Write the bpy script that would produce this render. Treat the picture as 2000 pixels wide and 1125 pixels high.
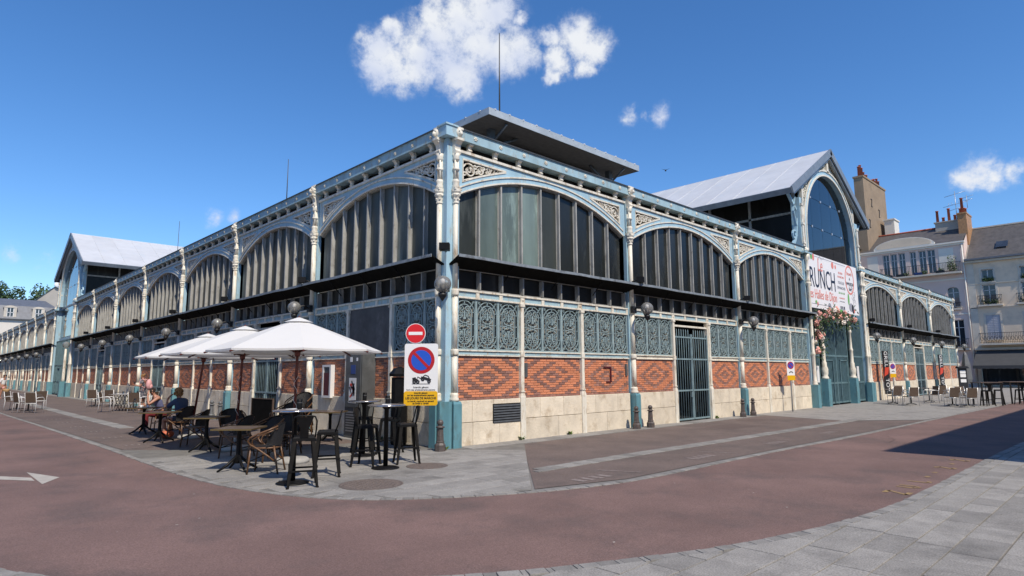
import bpy, math, random
from mathutils import Vector, Matrix
from math import sin, cos, pi, radians, sqrt, atan2, tan
random.seed(11)
S = bpy.context.scene
for o in list(bpy.data.objects): bpy.data.objects.remove(o)
COL = S.collection

# ------------------------------------------------------------------ camera
cd = bpy.data.cameras.new('camera'); cam = bpy.data.objects.new('camera', cd); COL.objects.link(cam)
cd.sensor_width = 36; cd.lens = 21.67; cd.clip_start = .05; cd.clip_end = 3000
cam.matrix_world = Matrix(((0.72049, -0.09077, -0.68750, -8.3906), (-0.69345, -0.10082, -0.71342, -10.811),
                           (-0.00456, 0.99076, -0.13558, 1.62), (0, 0, 0, 1)))
S.camera = cam
# ------------------------------------------------------------------ world and sun
SUN_ELEV = radians(50); SUN_TRAVEL = Vector((.22, .975)).normalized()
W = bpy.data.worlds.new('World'); S.world = W; W.use_nodes = True
nt = W.node_tree; nt.nodes.clear()
def wn(t, **k):
    n = nt.nodes.new(t)
    for a, b in k.items(): setattr(n, a, b)
    return n
sky = wn('ShaderNodeTexSky', sky_type='NISHITA', sun_disc=False, sun_elevation=SUN_ELEV,
         sun_rotation=radians(180) + atan2(SUN_TRAVEL.x, SUN_TRAVEL.y), air_density=1.0, dust_density=0, ozone_density=6, altitude=0)
CLOUDS = [(0.4569,0.751,0.4768,0.0262),(0.4592,0.7674,0.4474,0.0243),(0.4822,0.7478,0.4564,0.0323),(0.5058,0.7223,0.4716,0.0382),(0.5214,0.6928,0.4983,0.0411),
 (0.5381,0.6652,0.5177,0.0418),(0.5646,0.6323,0.5305,0.0397),(0.5658,0.6625,0.4909,0.0427),(0.5523,0.6944,0.4613,0.0362),(0.5996,0.6365,0.4851,0.0359),(0.5688,0.6958,0.4385,0.0253),
 (0.6175,0.6217,0.4818,0.0281),(0.5026,0.6871,0.5247,0.0215),(0.5991,0.6058,0.5235,0.0116),(0.4653,0.7305,0.4999,0.0162),(0.6437,0.5824,0.4965,0.0163),(0.6603,0.5876,0.4678,0.0211),
 (0.6694,0.5541,0.4948,0.0287),(0.692,0.5385,0.4808,0.0237),(0.6923,0.554,0.4624,0.018),(0.6623,0.6003,0.4484,0.0122),(0.7589,0.5197,0.3924,0.0125),(0.7719,0.5036,0.3879,0.0086),
 (0.784,0.4861,0.386,0.0134),(0.2926,0.9295,0.2245,0.0095),(0.3147,0.9215,0.2277,0.0105),(0.9581,0.1482,0.245,0.0172),(0.9589,0.1345,0.2501,0.0186),(0.9631,0.1175,0.2422,0.0154),
 (0.9652,0.0974,0.2425,0.0128),(0.0742,0.9857,0.1516,0.011),(0.1136,0.9833,0.1423,0.0115)]
rc = random.Random(5)
for k in range(7):                       # the same scattered small clouds all round the sky
    az = radians(120 + k * 33 + rc.uniform(-8, 8)); el = radians(rc.uniform(14, 40))
    for j in range(3):
        a = az + rc.uniform(-.05, .05); e = el + rc.uniform(-.025, .025)
        CLOUDS.append((sin(a) * cos(e), cos(a) * cos(e), sin(e), rc.uniform(.02, .04)))
tc = wn('ShaderNodeTexCoord')
nzd = wn('ShaderNodeTexNoise'); nzd.inputs['Scale'].default_value = 22; nzd.inputs['Detail'].default_value = 4; nzd.inputs['Roughness'].default_value = .6
nt.links.new(tc.outputs['Generated'], nzd.inputs['Vector'])
wsub = wn('ShaderNodeVectorMath', operation='SUBTRACT'); wsub.inputs[1].default_value = (.5, .5, .5); nt.links.new(nzd.outputs['Color'], wsub.inputs[0])
wscl = wn('ShaderNodeVectorMath', operation='SCALE'); wscl.inputs['Scale'].default_value = .045; nt.links.new(wsub.outputs[0], wscl.inputs[0])
wadd = wn('ShaderNodeVectorMath', operation='ADD'); nt.links.new(tc.outputs['Generated'], wadd.inputs[0]); nt.links.new(wscl.outputs[0], wadd.inputs[1])
prev = None
for ci, (x, y, z, r) in enumerate(CLOUDS):
    op = 1 if ci < 21 else .62 if ci < 24 else .5 if ci < 26 else .85 if ci < 30 else .5 if ci < 32 else .9
    d = wn('ShaderNodeVectorMath', operation='DISTANCE'); d.inputs[1].default_value = (x, y, z); nt.links.new(wadd.outputs[0], d.inputs[0])
    m = wn('ShaderNodeMapRange'); m.inputs[1].default_value = 0; m.inputs[2].default_value = r * 1.75; m.inputs[3].default_value = op; m.inputs[4].default_value = 0
    nt.links.new(d.outputs['Value'], m.inputs[0])
    if prev is None: prev = m.outputs[0]
    else:
        mx = wn('ShaderNodeMath', operation='MAXIMUM'); nt.links.new(prev, mx.inputs[0]); nt.links.new(m.outputs[0], mx.inputs[1]); prev = mx.outputs[0]
nz2 = wn('ShaderNodeTexNoise'); nz2.inputs['Scale'].default_value = 34; nz2.inputs['Detail'].default_value = 8; nz2.inputs['Roughness'].default_value = .68
nt.links.new(tc.outputs['Generated'], nz2.inputs['Vector'])
nst = wn('ShaderNodeMapRange', clamp=False); nst.inputs[1].default_value = .3; nst.inputs[2].default_value = .7; nst.inputs[3].default_value = -.42; nst.inputs[4].default_value = .30; nt.links.new(nz2.outputs['Fac'], nst.inputs[0])
ml = wn('ShaderNodeMath', operation='ADD'); nt.links.new(nst.outputs[0], ml.inputs[0]); nt.links.new(prev, ml.inputs[1])
cov = wn('ShaderNodeMapRange', interpolation_type='SMOOTHSTEP'); cov.inputs[1].default_value = -.05; cov.inputs[2].default_value = .82; cov.inputs[4].default_value = .97
nt.links.new(ml.outputs[0], cov.inputs[0])
gate_ = wn('ShaderNodeMapRange', interpolation_type='SMOOTHSTEP'); gate_.inputs[1].default_value = .02; gate_.inputs[2].default_value = .6; nt.links.new(prev, gate_.inputs[0])
cvm = wn('ShaderNodeMath', operation='MULTIPLY'); nt.links.new(cov.outputs[0], cvm.inputs[0]); nt.links.new(gate_.outputs[0], cvm.inputs[1])
shd = wn('ShaderNodeTexNoise'); shd.inputs['Scale'].default_value = 11; shd.inputs['Detail'].default_value = 3; nt.links.new(tc.outputs['Generated'], shd.inputs['Vector'])
crmp = wn('ShaderNodeValToRGB'); crmp.color_ramp.elements[0].position = .36; crmp.color_ramp.elements[0].color = (5.6, 6.1, 7.4, 1); crmp.color_ramp.elements[1].position = .56; crmp.color_ramp.elements[1].color = (7.3, 7.5, 7.8, 1)
nt.links.new(shd.outputs['Fac'], crmp.inputs[0])
hsv = wn('ShaderNodeHueSaturation'); hsv.inputs['Saturation'].default_value = 1.17; hsv.inputs['Value'].default_value = 1.40; hsv.inputs['Hue'].default_value = .5035; nt.links.new(sky.outputs[0], hsv.inputs['Color'])
mixc = wn('ShaderNodeMixRGB'); nt.links.new(cvm.outputs[0], mixc.inputs[0]); nt.links.new(hsv.outputs[0], mixc.inputs[1]); nt.links.new(crmp.outputs[0], mixc.inputs[2])
bg = wn('ShaderNodeBackground'); bg.inputs['Strength'].default_value = .12; nt.links.new(mixc.outputs[0], bg.inputs['Color'])
wo = wn('ShaderNodeOutputWorld'); nt.links.new(bg.outputs[0], wo.inputs['Surface'])
sl = bpy.data.lights.new('sun', 'SUN'); sl.energy = 4.7; sl.angle = radians(.53); sl.color = (1, .90, .755)
sun = bpy.data.objects.new('sun', sl); COL.objects.link(sun); sun.location = (-5, -30, 40)
sun.rotation_euler = Vector((SUN_TRAVEL.x * cos(SUN_ELEV), SUN_TRAVEL.y * cos(SUN_ELEV), -sin(SUN_ELEV))).to_track_quat('-Z', 'Y').to_euler()
S.view_settings.view_transform = 'Standard'; S.view_settings.look = 'None'; S.view_settings.exposure = 0; S.view_settings.gamma = 1
S.render.engine = 'CYCLES'

# ------------------------------------------------------------------ materials
M = {}
def mat(name, c, rough=.6, var=.12, scale=5, bump=0, metal=0, rnd=0, isl=0, c2=None, amt=.5, scale2=None, stretch=1, spec=.5, bscale=40, fine=0):
    m = bpy.data.materials.new(name); m.use_nodes = True; n = m.node_tree; b = n.nodes['Principled BSDF']; L = n.links.new
    def N(t): return n.nodes.new(t)
    geo = N('ShaderNodeNewGeometry'); pos = geo.outputs['Position']
    if stretch != 1:
        mp = N('ShaderNodeMapping'); mp.inputs['Scale'].default_value = (1, 1, stretch); L(pos, mp.inputs['Vector']); pos = mp.outputs[0]
    nz = N('ShaderNodeTexNoise'); nz.inputs['Scale'].default_value = scale; nz.inputs['Detail'].default_value = 6; nz.inputs['Roughness'].default_value = .6; L(pos, nz.inputs['Vector'])
    r = N('ShaderNodeMapRange'); r.inputs[1].default_value = .3; r.inputs[2].default_value = .7; L(nz.outputs['Fac'], r.inputs[0])
    mx = N('ShaderNodeMixRGB'); L(r.outputs[0], mx.inputs[0])
    mx.inputs[1].default_value = (*[min(1, x * (1 - var)) for x in c], 1); mx.inputs[2].default_value = (*[min(1, x * (1 + var)) for x in c], 1)
    col = mx.outputs[0]
    if c2:
        z2 = N('ShaderNodeTexNoise'); z2.inputs['Scale'].default_value = scale2 or scale * .4; z2.inputs['Detail'].default_value = 9; z2.inputs['Roughness'].default_value = .68; L(pos, z2.inputs['Vector'])
        r2 = N('ShaderNodeMapRange'); r2.inputs[1].default_value = .66 - amt * .3; r2.inputs[2].default_value = .8 - amt * .22; L(z2.outputs['Fac'], r2.inputs[0])
        m2 = N('ShaderNodeMixRGB'); L(r2.outputs[0], m2.inputs[0]); L(col, m2.inputs[1]); m2.inputs[2].default_value = (*c2, 1); col = m2.outputs[0]
    if fine:
        z3 = N('ShaderNodeTexNoise'); z3.inputs['Scale'].default_value = 70; z3.inputs['Detail'].default_value = 3; L(geo.outputs['Position'], z3.inputs['Vector'])
        r3 = N('ShaderNodeMapRange'); r3.inputs[1].default_value = .3; r3.inputs[2].default_value = .7; r3.inputs[3].default_value = 1 - fine; r3.inputs[4].default_value = 1 + fine; L(z3.outputs['Fac'], r3.inputs[0])
        v3 = N('ShaderNodeVectorMath'); v3.operation = 'SCALE'; L(col, v3.inputs[0]); L(r3.outputs[0], v3.inputs['Scale']); col = v3.outputs[0]
    if rnd or isl:
        oi = N('ShaderNodeObjectInfo')
        src = oi.outputs['Random'] if rnd else geo.outputs['Random Per Island']
        a = rnd or isl
        r4 = N('ShaderNodeMapRange'); r4.inputs[3].default_value = 1 - a; r4.inputs[4].default_value = 1 + a; L(src, r4.inputs[0])
        v4 = N('ShaderNodeVectorMath'); v4.operation = 'SCALE'; L(col, v4.inputs[0]); L(r4.outputs[0], v4.inputs['Scale']); col = v4.outputs[0]
    L(col, b.inputs['Base Color'])
    b.inputs['Roughness'].default_value = rough; b.inputs['Metallic'].default_value = metal; b.inputs['Specular IOR Level'].default_value = spec
    if bump:
        z4 = N('ShaderNodeTexNoise'); z4.inputs['Scale'].default_value = bscale; z4.inputs['Detail'].default_value = 5; L(geo.outputs['Position'], z4.inputs['Vector'])
        bp = N('ShaderNodeBump'); bp.inputs['Strength'].default_value = bump; bp.inputs['Distance'].default_value = .02; L(z4.outputs['Fac'], bp.inputs['Height']); L(bp.outputs[0], b.inputs['Normal'])
    M[name] = m; return m
mat('blue', (.35, .53, .63), .5, .14, 3, c2=(.33, .33, .28), amt=.46, scale2=6, stretch=.3, bump=.05)
mat('blue_pale', (.33, .475, .53), .5, .18, 4, c2=(.36, .31, .22), amt=.42, scale2=7, stretch=.3)
mat('white_paint', (.74, .70, .60), .5, .12, 6, c2=(.40, .29, .18), amt=.47, scale2=9, stretch=.3, bump=.06)
mat('teal', (.115, .27, .32), .5, .15, 4, c2=(.10, .16, .17), amt=.45, scale2=5, stretch=.4)
mat('teal_dark', (.11, .19, .215), .5, .2, 4, c2=(.05, .09, .1), amt=.4)
mat('door_iron', (.20, .285, .31), .45, .2, 4, c2=(.12, .16, .17), amt=.4)
mat('gutter', (.06, .065, .07), .55, .25, 8)
mat('black_sheet', (.007, .007, .007), .95, .3, 6, spec=.1)
mat('lip_grey', (.22, .25, .28), .45, .25, 7, c2=(.08, .08, .08), amt=.4)
mat('bar_grey', (.36, .355, .33), .5, .22, 5, c2=(.14, .12, .10), amt=.35, scale2=9, stretch=.4)
mat('bar_low', (.26, .26, .25), .5, .2, 5)
mat('bar_dark', (.07, .075, .08), .5, .2, 5)
mat('brick', (.61, .23, .118), .8, .12, 7, rnd=.12, bump=.25, bscale=55, fine=.12)
mat('brick_dark', (.27, .135, .105), .7, .2, 10, rnd=.2, bump=.25, bscale=55)
mat('brick_m', (.60, .225, .115), .8, .14, 7, isl=.16, bump=.25, bscale=55, fine=.12)
mat('brick_dark_m', (.325, .165, .125), .7, .25, 10, isl=.3, bump=.25, bscale=55)
mat('mortar', (.55, .45, .36), .9, .15, 9)
mat('stone', (.68, .60, .475), .85, .13, 3, c2=(.45, .36, .25), amt=.42, scale2=2.6, rnd=.1, bump=.4, bscale=18, fine=.08)
mat('joint', (.33, .26, .18), .9, .2, 6)
mat('grille', (.27, .36, .375), .5, .2, 5, c2=(.38, .45, .45), amt=.4)
mat('backing', (.17, .172, .16), .75, .25, 2.5, rnd=.45, stretch=.4)
mat('backing_green', (.16, .42, .38), .5, .15, 2)
mat('zinc', (.58, .59, .60), .5, .06, 1.4, metal=.1, rnd=.04, c2=(.54, .57, .60), amt=.4, scale2=1.1)
mat('zinc_mid', (.36, .40, .43), .45, .12, 2, c2=(.46, .50, .53), amt=.4)
mat('zinc_dark', (.22, .25, .28), .45, .16, 3, metal=.25, c2=(.32, .36, .40), amt=.4)
mat('soffit', (.10, .085, .07), .8, .2, 5)
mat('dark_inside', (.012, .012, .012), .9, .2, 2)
mat('grey_board', (.075, .075, .08), .6, .3, 2.2, c2=(.14, .14, .145), amt=.4, scale2=1.7)
mat('cast_iron', (.085, .072, .068), .5, .3, 20, c2=(.16, .09, .06), amt=.4, scale2=14, bump=.2)
mat('manhole', (.14, .112, .098), .7, .3, 30, c2=(.12, .10, .09), amt=.4)
mat('cast_grey', (.13, .135, .14), .55, .25, 20)
mat('road', (.178, .112, .098), .9, .2, .6, c2=(.115, .083, .076), amt=.55, scale2=.7, bump=.4, bscale=140, fine=.3)
mat('asphalt', (.148, .112, .098), .92, .14, 1.1, c2=(.105, .085, .077), amt=.55, scale2=.7, bump=.4, bscale=140, fine=.3)
mat('ground', (.20, .19, .18), .9, .12, .5, fine=.1)
mat('slab', (.262, .25, .232), .85, .14, 3, rnd=.17, c2=(.155, .148, .138), amt=.45, scale2=1.1, bump=.3, bscale=70, fine=.3)
mat('slab_m', (.262, .25, .232), .85, .14, 3, isl=.17, c2=(.155, .148, .138), amt=.45, scale2=1.1, bump=.3, bscale=70, fine=.3)
mat('paving_bed', (.16, .152, .138), .95, .2, 4)
mat('sett', (.235, .225, .21), .85, .15, 6, isl=.22, bump=.3, bscale=60, fine=.15)
mat('paint_white', (.42, .39, .345), .8, .15, 6, c2=(.28, .20, .18), amt=.3, scale2=12)
mat('paint_faded', (.26, .22, .205), .85, .1, 10, c2=(.16, .12, .11), amt=.75, scale2=18)
mat('paint_yellow', (.30, .205, .085), .85, .15, 10, c2=(.16, .10, .085), amt=.72, scale2=16)
mat('black_metal', (.006, .006, .0065), .5, .3, 8, spec=.22)
mat('black_worn', (.010, .009, .008), .6, .4, 10, spec=.2)
mat('black_weave', (.018, .018, .02), .5, .5, 160, bump=.6, bscale=260)
mat('bamboo', (.13, .065, .03), .4, .35, 28)
mat('table_wood', (.10, .07, .055), .35, .3, 9)
mat('brass', (.24, .165, .07), .35, .1, 9, metal=.7)
mat('chrome', (.55, .55, .56), .18, .05, 6, metal=1)
mat('wood_red', (.12, .025, .018), .4, .3, 9)
mat('alu', (.68, .69, .70), .35, .08, 5, metal=.6)
mat('alu_white', (.75, .75, .75), .4, .05, 5)
mat('rattan', (.105, .072, .052), .7, .35, 120, bump=.5, bscale=200)
mat('tabletop_grey', (.16, .14, .13), .5, .2, 6)
mat('concrete', (.36, .35, .33), .85, .15, 6)
mat('sign_white', (.78, .78, .78), .35, .02, 3)
mat('sign_red', (.62, .015, .02), .35, .02, 3)
mat('sign_darkred', (.42, .015, .02), .35, .02, 3)
mat('sign_blue', (.02, .09, .52), .35, .02, 3)
mat('sign_yellow', (.75, .42, .01), .35, .02, 3)
mat('ink', (.015, .015, .018), .5, .02, 3)
mat('navy', (.012, .025, .06), .6, .02, 3)
mat('coral', (.74, .24, .20), .6, .04, 3)
mat('leaf_print', (.16, .42, .12), .6, .05, 3)
mat('grey_print', (.30, .31, .36), .6, .05, 3)
mat('galv', (.42, .44, .46), .4, .1, 8, metal=.7)
mat('cabinet', (.085, .09, .092), .5, .2, 4, c2=(.14, .145, .145), amt=.35)
mat('poster_blue', (.03, .07, .25), .5, .1, 9)
mat('wine', (.09, .012, .02), .4, .3, 8)
mat('banner', (.80, .80, .82), .6, .02, 1)
mat('plaster_pink', (.68, .53, .465), .85, .06, .7, c2=(.58, .46, .41), amt=.3, scale2=.5)
mat('plaster_cream', (.68, .555, .42), .85, .08, .8, c2=(.50, .42, .33), amt=.45, scale2=.6)
mat('plaster_white', (.70, .66, .59), .85, .05, .6)
mat('plaster_grey', (.40, .37, .33), .85, .08, .6)
mat('render_brown', (.27, .20, .135), .9, .15, .9, c2=(.20, .15, .10), amt=.45, scale2=.5)
mat('stone_trim', (.55, .50, .42), .85, .1, 2)
mat('slate', (.085, .078, .074), .6, .25, 2.5, c2=(.11, .10, .10), amt=.4, bump=.3, bscale=12)
mat('slate_blue', (.12, .13, .15), .5, .2, 2)
mat('terracotta', (.36, .09, .05), .8, .2, 5, rnd=.2)
mat('iron', (.015, .015, .016), .5, .2, 6)
mat('shutter', (.42, .42, .45), .7, .08, 3)
mat('awning', (.05, .052, .056), .8, .12, 2)
mat('house_frame', (.60, .60, .60), .5, .05, 3)
mat('leaf', (.045, .085, .024), .6, .3, 3, isl=.45)
mat('leaf_dark', (.03, .075, .02), .6, .3, 4, isl=.45)
mat('weed', (.11, .17, .03), .7, .3, 6, isl=.3)
mat('bark', (.10, .075, .05), .9, .2, 8)
mat('petal', (.75, .36, .30), .6, .12, 20, isl=.22)
mat('petal_white', (.78, .70, .62), .6, .1, 20, isl=.15)
mat('skin', (.42, .21, .14), .5, .06, 9)
mat('hair_dark', (.025, .016, .012), .55, .3, 30)
mat('hair_blond', (.30, .16, .06), .5, .3, 40)
mat('cloth_blue', (.035, .065, .14), .8, .15, 9)
mat('cloth_violet', (.13, .14, .26), .8, .15, 9)
mat('cloth_red', (.15, .012, .018), .8, .15, 9)
mat('cloth_navy_shorts', (.03, .04, .07), .8, .1, 9)
mat('cloth_floral', (.022, .03, .055), .8, .2, 9, c2=(.50, .45, .42), amt=.62, scale2=16)
mat('cloth_white', (.75, .74, .72), .8, .05, 5)
mat('cloth_pink', (.68, .36, .36), .7, .12, 12)
mat('straw', (.42, .27, .13), .8, .2, 20)
mat('bag_orange', (.55, .13, .06), .6, .15, 10)
mat('porcelain', (.75, .75, .74), .3, .02, 5)
mat('wood_light', (.38, .20, .09), .6, .3, 6)
mat('flyer_red', (.60, .06, .03), .5, .05, 3)
mat('bird', (.02, .02, .02), .7, .1, 5)
def cloth_mat(name, c, tr):
    m = bpy.data.materials.new(name); m.use_nodes = True; n = m.node_tree; b = n.nodes['Principled BSDF']; b.inputs['Base Color'].default_value = (*c, 1); b.inputs['Roughness'].default_value = .9
    nz = n.nodes.new('ShaderNodeTexNoise'); nz.inputs['Scale'].default_value = 3; g = n.nodes.new('ShaderNodeNewGeometry'); n.links.new(g.outputs['Position'], nz.inputs['Vector'])
    bp = n.nodes.new('ShaderNodeBump'); bp.inputs['Strength'].default_value = .25; bp.inputs['Distance'].default_value = .05; n.links.new(nz.outputs['Fac'], bp.inputs['Height']); n.links.new(bp.outputs[0], b.inputs['Normal'])
    t = n.nodes.new('ShaderNodeBsdfTranslucent'); t.inputs['Color'].default_value = (*c, 1); mx = n.nodes.new('ShaderNodeMixShader'); mx.inputs[0].default_value = tr
    n.links.new(b.outputs[0], mx.inputs[1]); n.links.new(t.outputs[0], mx.inputs[2]); n.links.new(mx.outputs[0], n.nodes['Material Output'].inputs['Surface']); M[name] = m
cloth_mat('canvas', (.76, .755, .735), .2)
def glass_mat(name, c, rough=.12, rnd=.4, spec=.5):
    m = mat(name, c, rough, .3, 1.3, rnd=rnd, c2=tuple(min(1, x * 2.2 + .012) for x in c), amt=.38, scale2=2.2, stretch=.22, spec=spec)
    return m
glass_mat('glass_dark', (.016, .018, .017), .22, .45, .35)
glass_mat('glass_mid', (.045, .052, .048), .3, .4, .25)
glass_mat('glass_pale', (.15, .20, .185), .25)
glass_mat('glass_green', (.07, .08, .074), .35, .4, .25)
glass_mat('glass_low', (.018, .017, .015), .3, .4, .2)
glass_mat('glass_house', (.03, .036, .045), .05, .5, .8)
def clear_glass(name, tint, refl):
    m = bpy.data.materials.new(name); m.use_nodes = True; n = m.node_tree; n.nodes.remove(n.nodes['Principled BSDF'])
    t = n.nodes.new('ShaderNodeBsdfTransparent'); t.inputs[0].default_value = (*tint, 1)
    g = n.nodes.new('ShaderNodeBsdfGlossy'); g.inputs['Roughness'].default_value = .03; g.inputs[0].default_value = (.9, .95, 1, 1)
    f = n.nodes.new('ShaderNodeFresnel'); f.inputs['IOR'].default_value = refl; mx = n.nodes.new('ShaderNodeMixShader')
    n.links.new(f.outputs[0], mx.inputs[0]); n.links.new(t.outputs[0], mx.inputs[1]); n.links.new(g.outputs[0], mx.inputs[2]); n.links.new(mx.outputs[0], n.nodes['Material Output'].inputs['Surface']); M[name] = m
clear_glass('globe', (.80, .79, .76), 1.5)
def dusty(name, fac, c):
    n = M[name].node_tree; d = n.nodes.new('ShaderNodeBsdfDiffuse'); d.inputs[0].default_value = (*c, 1); mx = n.nodes.new('ShaderNodeMixShader'); mx.inputs[0].default_value = fac
    o_ = n.nodes['Material Output']; src = o_.inputs['Surface'].links[0].from_socket; n.links.new(src, mx.inputs[1]); n.links.new(d.outputs[0], mx.inputs[2]); n.links.new(mx.outputs[0], o_.inputs['Surface'])
dusty('globe', .18, (.8, .79, .75))
clear_glass('portal_glass', (.16, .24, .27), 1.75)
clear_glass('tumbler', (.9, .92, .92), 1.45)

# ------------------------------------------------------------------ mesh helpers
class MB:
    def __init__(s): s.v = []; s.f = []; s.m = []; s.s = []
    def face(s, i, m=0, sm=False): s.f.append(tuple(i)); s.m.append(m); s.s.append(sm)
    def add(s, vs): k = len(s.v); s.v += [tuple(p) for p in vs]; return k
    def box(s, x0, x1, y0, y1, z0, z1, m=0):
        k = s.add([(x0,y0,z0),(x1,y0,z0),(x1,y1,z0),(x0,y1,z0),(x0,y0,z1),(x1,y0,z1),(x1,y1,z1),(x0,y1,z1)])
        for q in ((3,2,1,0),(4,5,6,7),(0,1,5,4),(1,2,6,5),(2,3,7,6),(3,0,4,7)): s.face([k + j for j in q], m)
        return s
    def bbox(s, x0, x1, y0, y1, z0, z1, b, m=0):     # box with chamfered front edges (front = low y)
        k = s.add([(x0,y1,z0),(x1,y1,z0),(x1,y1,z1),(x0,y1,z1),(x0,y0+b,z0),(x1,y0+b,z0),(x1,y0+b,z1),(x0,y0+b,z1),(x0+b,y0,z0+b),(x1-b,y0,z0+b),(x1-b,y0,z1-b),(x0+b,y0,z1-b)])
        for q in ((8,9,10,11),(4,5,9,8),(5,6,10,9),(6,7,11,10),(7,4,8,11),(0,1,5,4),(1,2,6,5),(2,3,7,6),(3,0,4,7),(3,2,1,0)): s.face([k + j for j in q], m)
        return s
    def tbox(s, x0, x1, y0, y1, z0, z1, b, m=0):     # slab with chamfered top edges
        k = s.add([(x0,y0,z0),(x1,y0,z0),(x1,y1,z0),(x0,y1,z0),(x0,y0,z1-b),(x1,y0,z1-b),(x1,y1,z1-b),(x0,y1,z1-b),(x0+b,y0+b,z1),(x1-b,y0+b,z1),(x1-b,y1-b,z1),(x0+b,y1-b,z1)])
        for q in ((3,2,1,0),(0,1,5,4),(1,2,6,5),(2,3,7,6),(3,0,4,7),(4,5,9,8),(5,6,10,9),(6,7,11,10),(7,4,8,11),(8,9,10,11)): s.face([k + j for j in q], m)
        return s
    def slab(s, xs, lo, hi, y0, y1, m=0):
        k = len(s.v); n = len(xs)
        for x in xs: s.v += [(x, y0, lo(x)), (x, y0, hi(x)), (x, y1, hi(x)), (x, y1, lo(x))]
        for i in range(n - 1):
            a = k + 4 * i; b = a + 4
            s.face((a, b, b+1, a+1), m); s.face((a+1, b+1, b+2, a+2), m); s.face((a+2, b+2, b+3, a+3), m); s.face((a+3, b+3, b, a), m)
        s.face((k, k+1, k+2, k+3), m); e = k + 4 * (n - 1); s.face((e+3, e+2, e+1, e), m)
        return s
    def bar(s, pts, w, y0, y1, m=0, closed=False):
        n = len(pts); k = len(s.v)
        for i in range(n):
            if closed: a, b = pts[i - 1], pts[(i + 1) % n]
            else: a, b = pts[max(0, i - 1)], pts[min(n - 1, i + 1)]
            dx, dz = b[0] - a[0], b[1] - a[1]; l = math.hypot(dx, dz) or 1; nx, nz = -dz / l * w / 2, dx / l * w / 2; x, z = pts[i]
            s.v += [(x + nx, y0, z + nz), (x - nx, y0, z - nz), (x - nx, y1, z - nz), (x + nx, y1, z + nz)]
        for i in range(n if closed else n - 1):
            a = k + 4 * i; b = k + 4 * ((i + 1) % n)
            for q in range(4): s.face((a + q, a + (q + 1) % 4, b + (q + 1) % 4, b + q), m)
        if not closed: s.face((k, k+3, k+2, k+1), m); e = k + 4 * (n - 1); s.face((e, e+1, e+2, e+3), m)
        return s
    def tube(s, pts, r, n=8, m=0, closed=False):
        pts = [Vector(p) for p in pts]; N = len(pts); k = len(s.v); up = None
        for i in range(N):
            a = pts[i - 1] if (closed or i) else pts[0]; b = pts[(i + 1) % N] if (closed or i < N - 1) else pts[-1]
            t = (b - a).normalized() if (b - a).length > 1e-9 else Vector((0, 0, 1))
            if up is None: up = Vector((0, 0, 1)) if abs(t.z) < .9 else Vector((1, 0, 0))
            u = (up - t * up.dot(t)); u = u.normalized() if u.length > 1e-6 else t.orthogonal().normalized(); w = t.cross(u); up = u
            rr = r[i] if isinstance(r, (list, tuple)) else r
            for j in range(n): A = 2 * pi * j / n; s.v.append(tuple(pts[i] + (u * cos(A) + w * sin(A)) * rr))
        for i in range(N if closed else N - 1):
            a = k + i * n; b = k + ((i + 1) % N) * n
            for j in range(n): s.face((a + j, a + (j + 1) % n, b + (j + 1) % n, b + j), m, True)
        if not closed: s.face([k + j for j in range(n)][::-1], m); s.face([k + (N - 1) * n + j for j in range(n)], m)
        return s
    def lathe(s, prof, n=12, cx=0, cy=0, m=0, flute=0, sm=True, ph=0):
        k = len(s.v)
        for (r, z) in prof:
            for j in range(n):
                A = 2 * pi * j / n + ph; rr = r * (1 - flute if j % 2 else 1); s.v.append((cx + rr * cos(A), cy + rr * sin(A), z))
        for i in range(len(prof) - 1):
            a = k + i * n; b = a + n
            for j in range(n): s.face((a + j, a + (j + 1) % n, b + (j + 1) % n, b + j), m, sm)
        s.face([k + j for j in range(n)][::-1], m); s.face([k + (len(prof) - 1) * n + j for j in range(n)], m)
        return s
    def sphere(s, c, r, n=10, m=0, sz=1, sx=1, sy=1):
        k = len(s.v); R = n // 2
        for i in range(R + 1):
            t = pi * i / R
            for j in range(n): A = 2 * pi * j / n; s.v.append((c[0] + sx * r * sin(t) * cos(A), c[1] + sy * r * sin(t) * sin(A), c[2] + sz * r * cos(t)))
        for i in range(R):
            for j in range(n): s.face((k + i*n + j, k + (i+1)*n + j, k + (i+1)*n + (j+1) % n, k + i*n + (j+1) % n), m, True)
        return s
    def prism(s, p, z0, z1, m=0):
        k = len(s.v); n = len(p); s.v += [(x, y, z0) for x, y in p] + [(x, y, z1) for x, y in p]
        s.face([k + i for i in range(n)][::-1], m); s.face([k + n + i for i in range(n)], m)
        for i in range(n): s.face((k + i, k + (i+1) % n, k + n + (i+1) % n, k + n + i), m)
        return s
    def xprism(s, p, x0, x1, m=0):        # p in (y, z), extruded along x
        k = len(s.v); n = len(p); s.v += [(x0, y, z) for y, z in p] + [(x1, y, z) for y, z in p]
        s.face([k + i for i in range(n)][::-1], m); s.face([k + n + i for i in range(n)], m)
        for i in range(n): s.face((k + i, k + (i+1) % n, k + n + (i+1) % n, k + n + i), m)
        return s
    def quad(s, *p, m=0): k = s.add(p); s.face(range(k, k + len(p)), m); return s
    def xf(s, mtx, start=0): s.v[start:] = [tuple(mtx @ Vector(p)) for p in s.v[start:]]; return s
    def mesh(s, name, *mats):
        me = bpy.data.meshes.new(name); me.from_pydata(s.v, [], s.f)
        for q in mats: me.materials.append(M[q])
        me.polygons.foreach_set('material_index', s.m); me.polygons.foreach_set('use_smooth', s.s); me.update(); return me
def obj(name, me, parent=None, loc=(0, 0, 0), rz=0, sc=None):
    o = bpy.data.objects.new(name, me); COL.objects.link(o); o.parent = parent; o.location = loc; o.rotation_euler = (0, 0, rz)
    if sc: o.scale = sc
    return o
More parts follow.
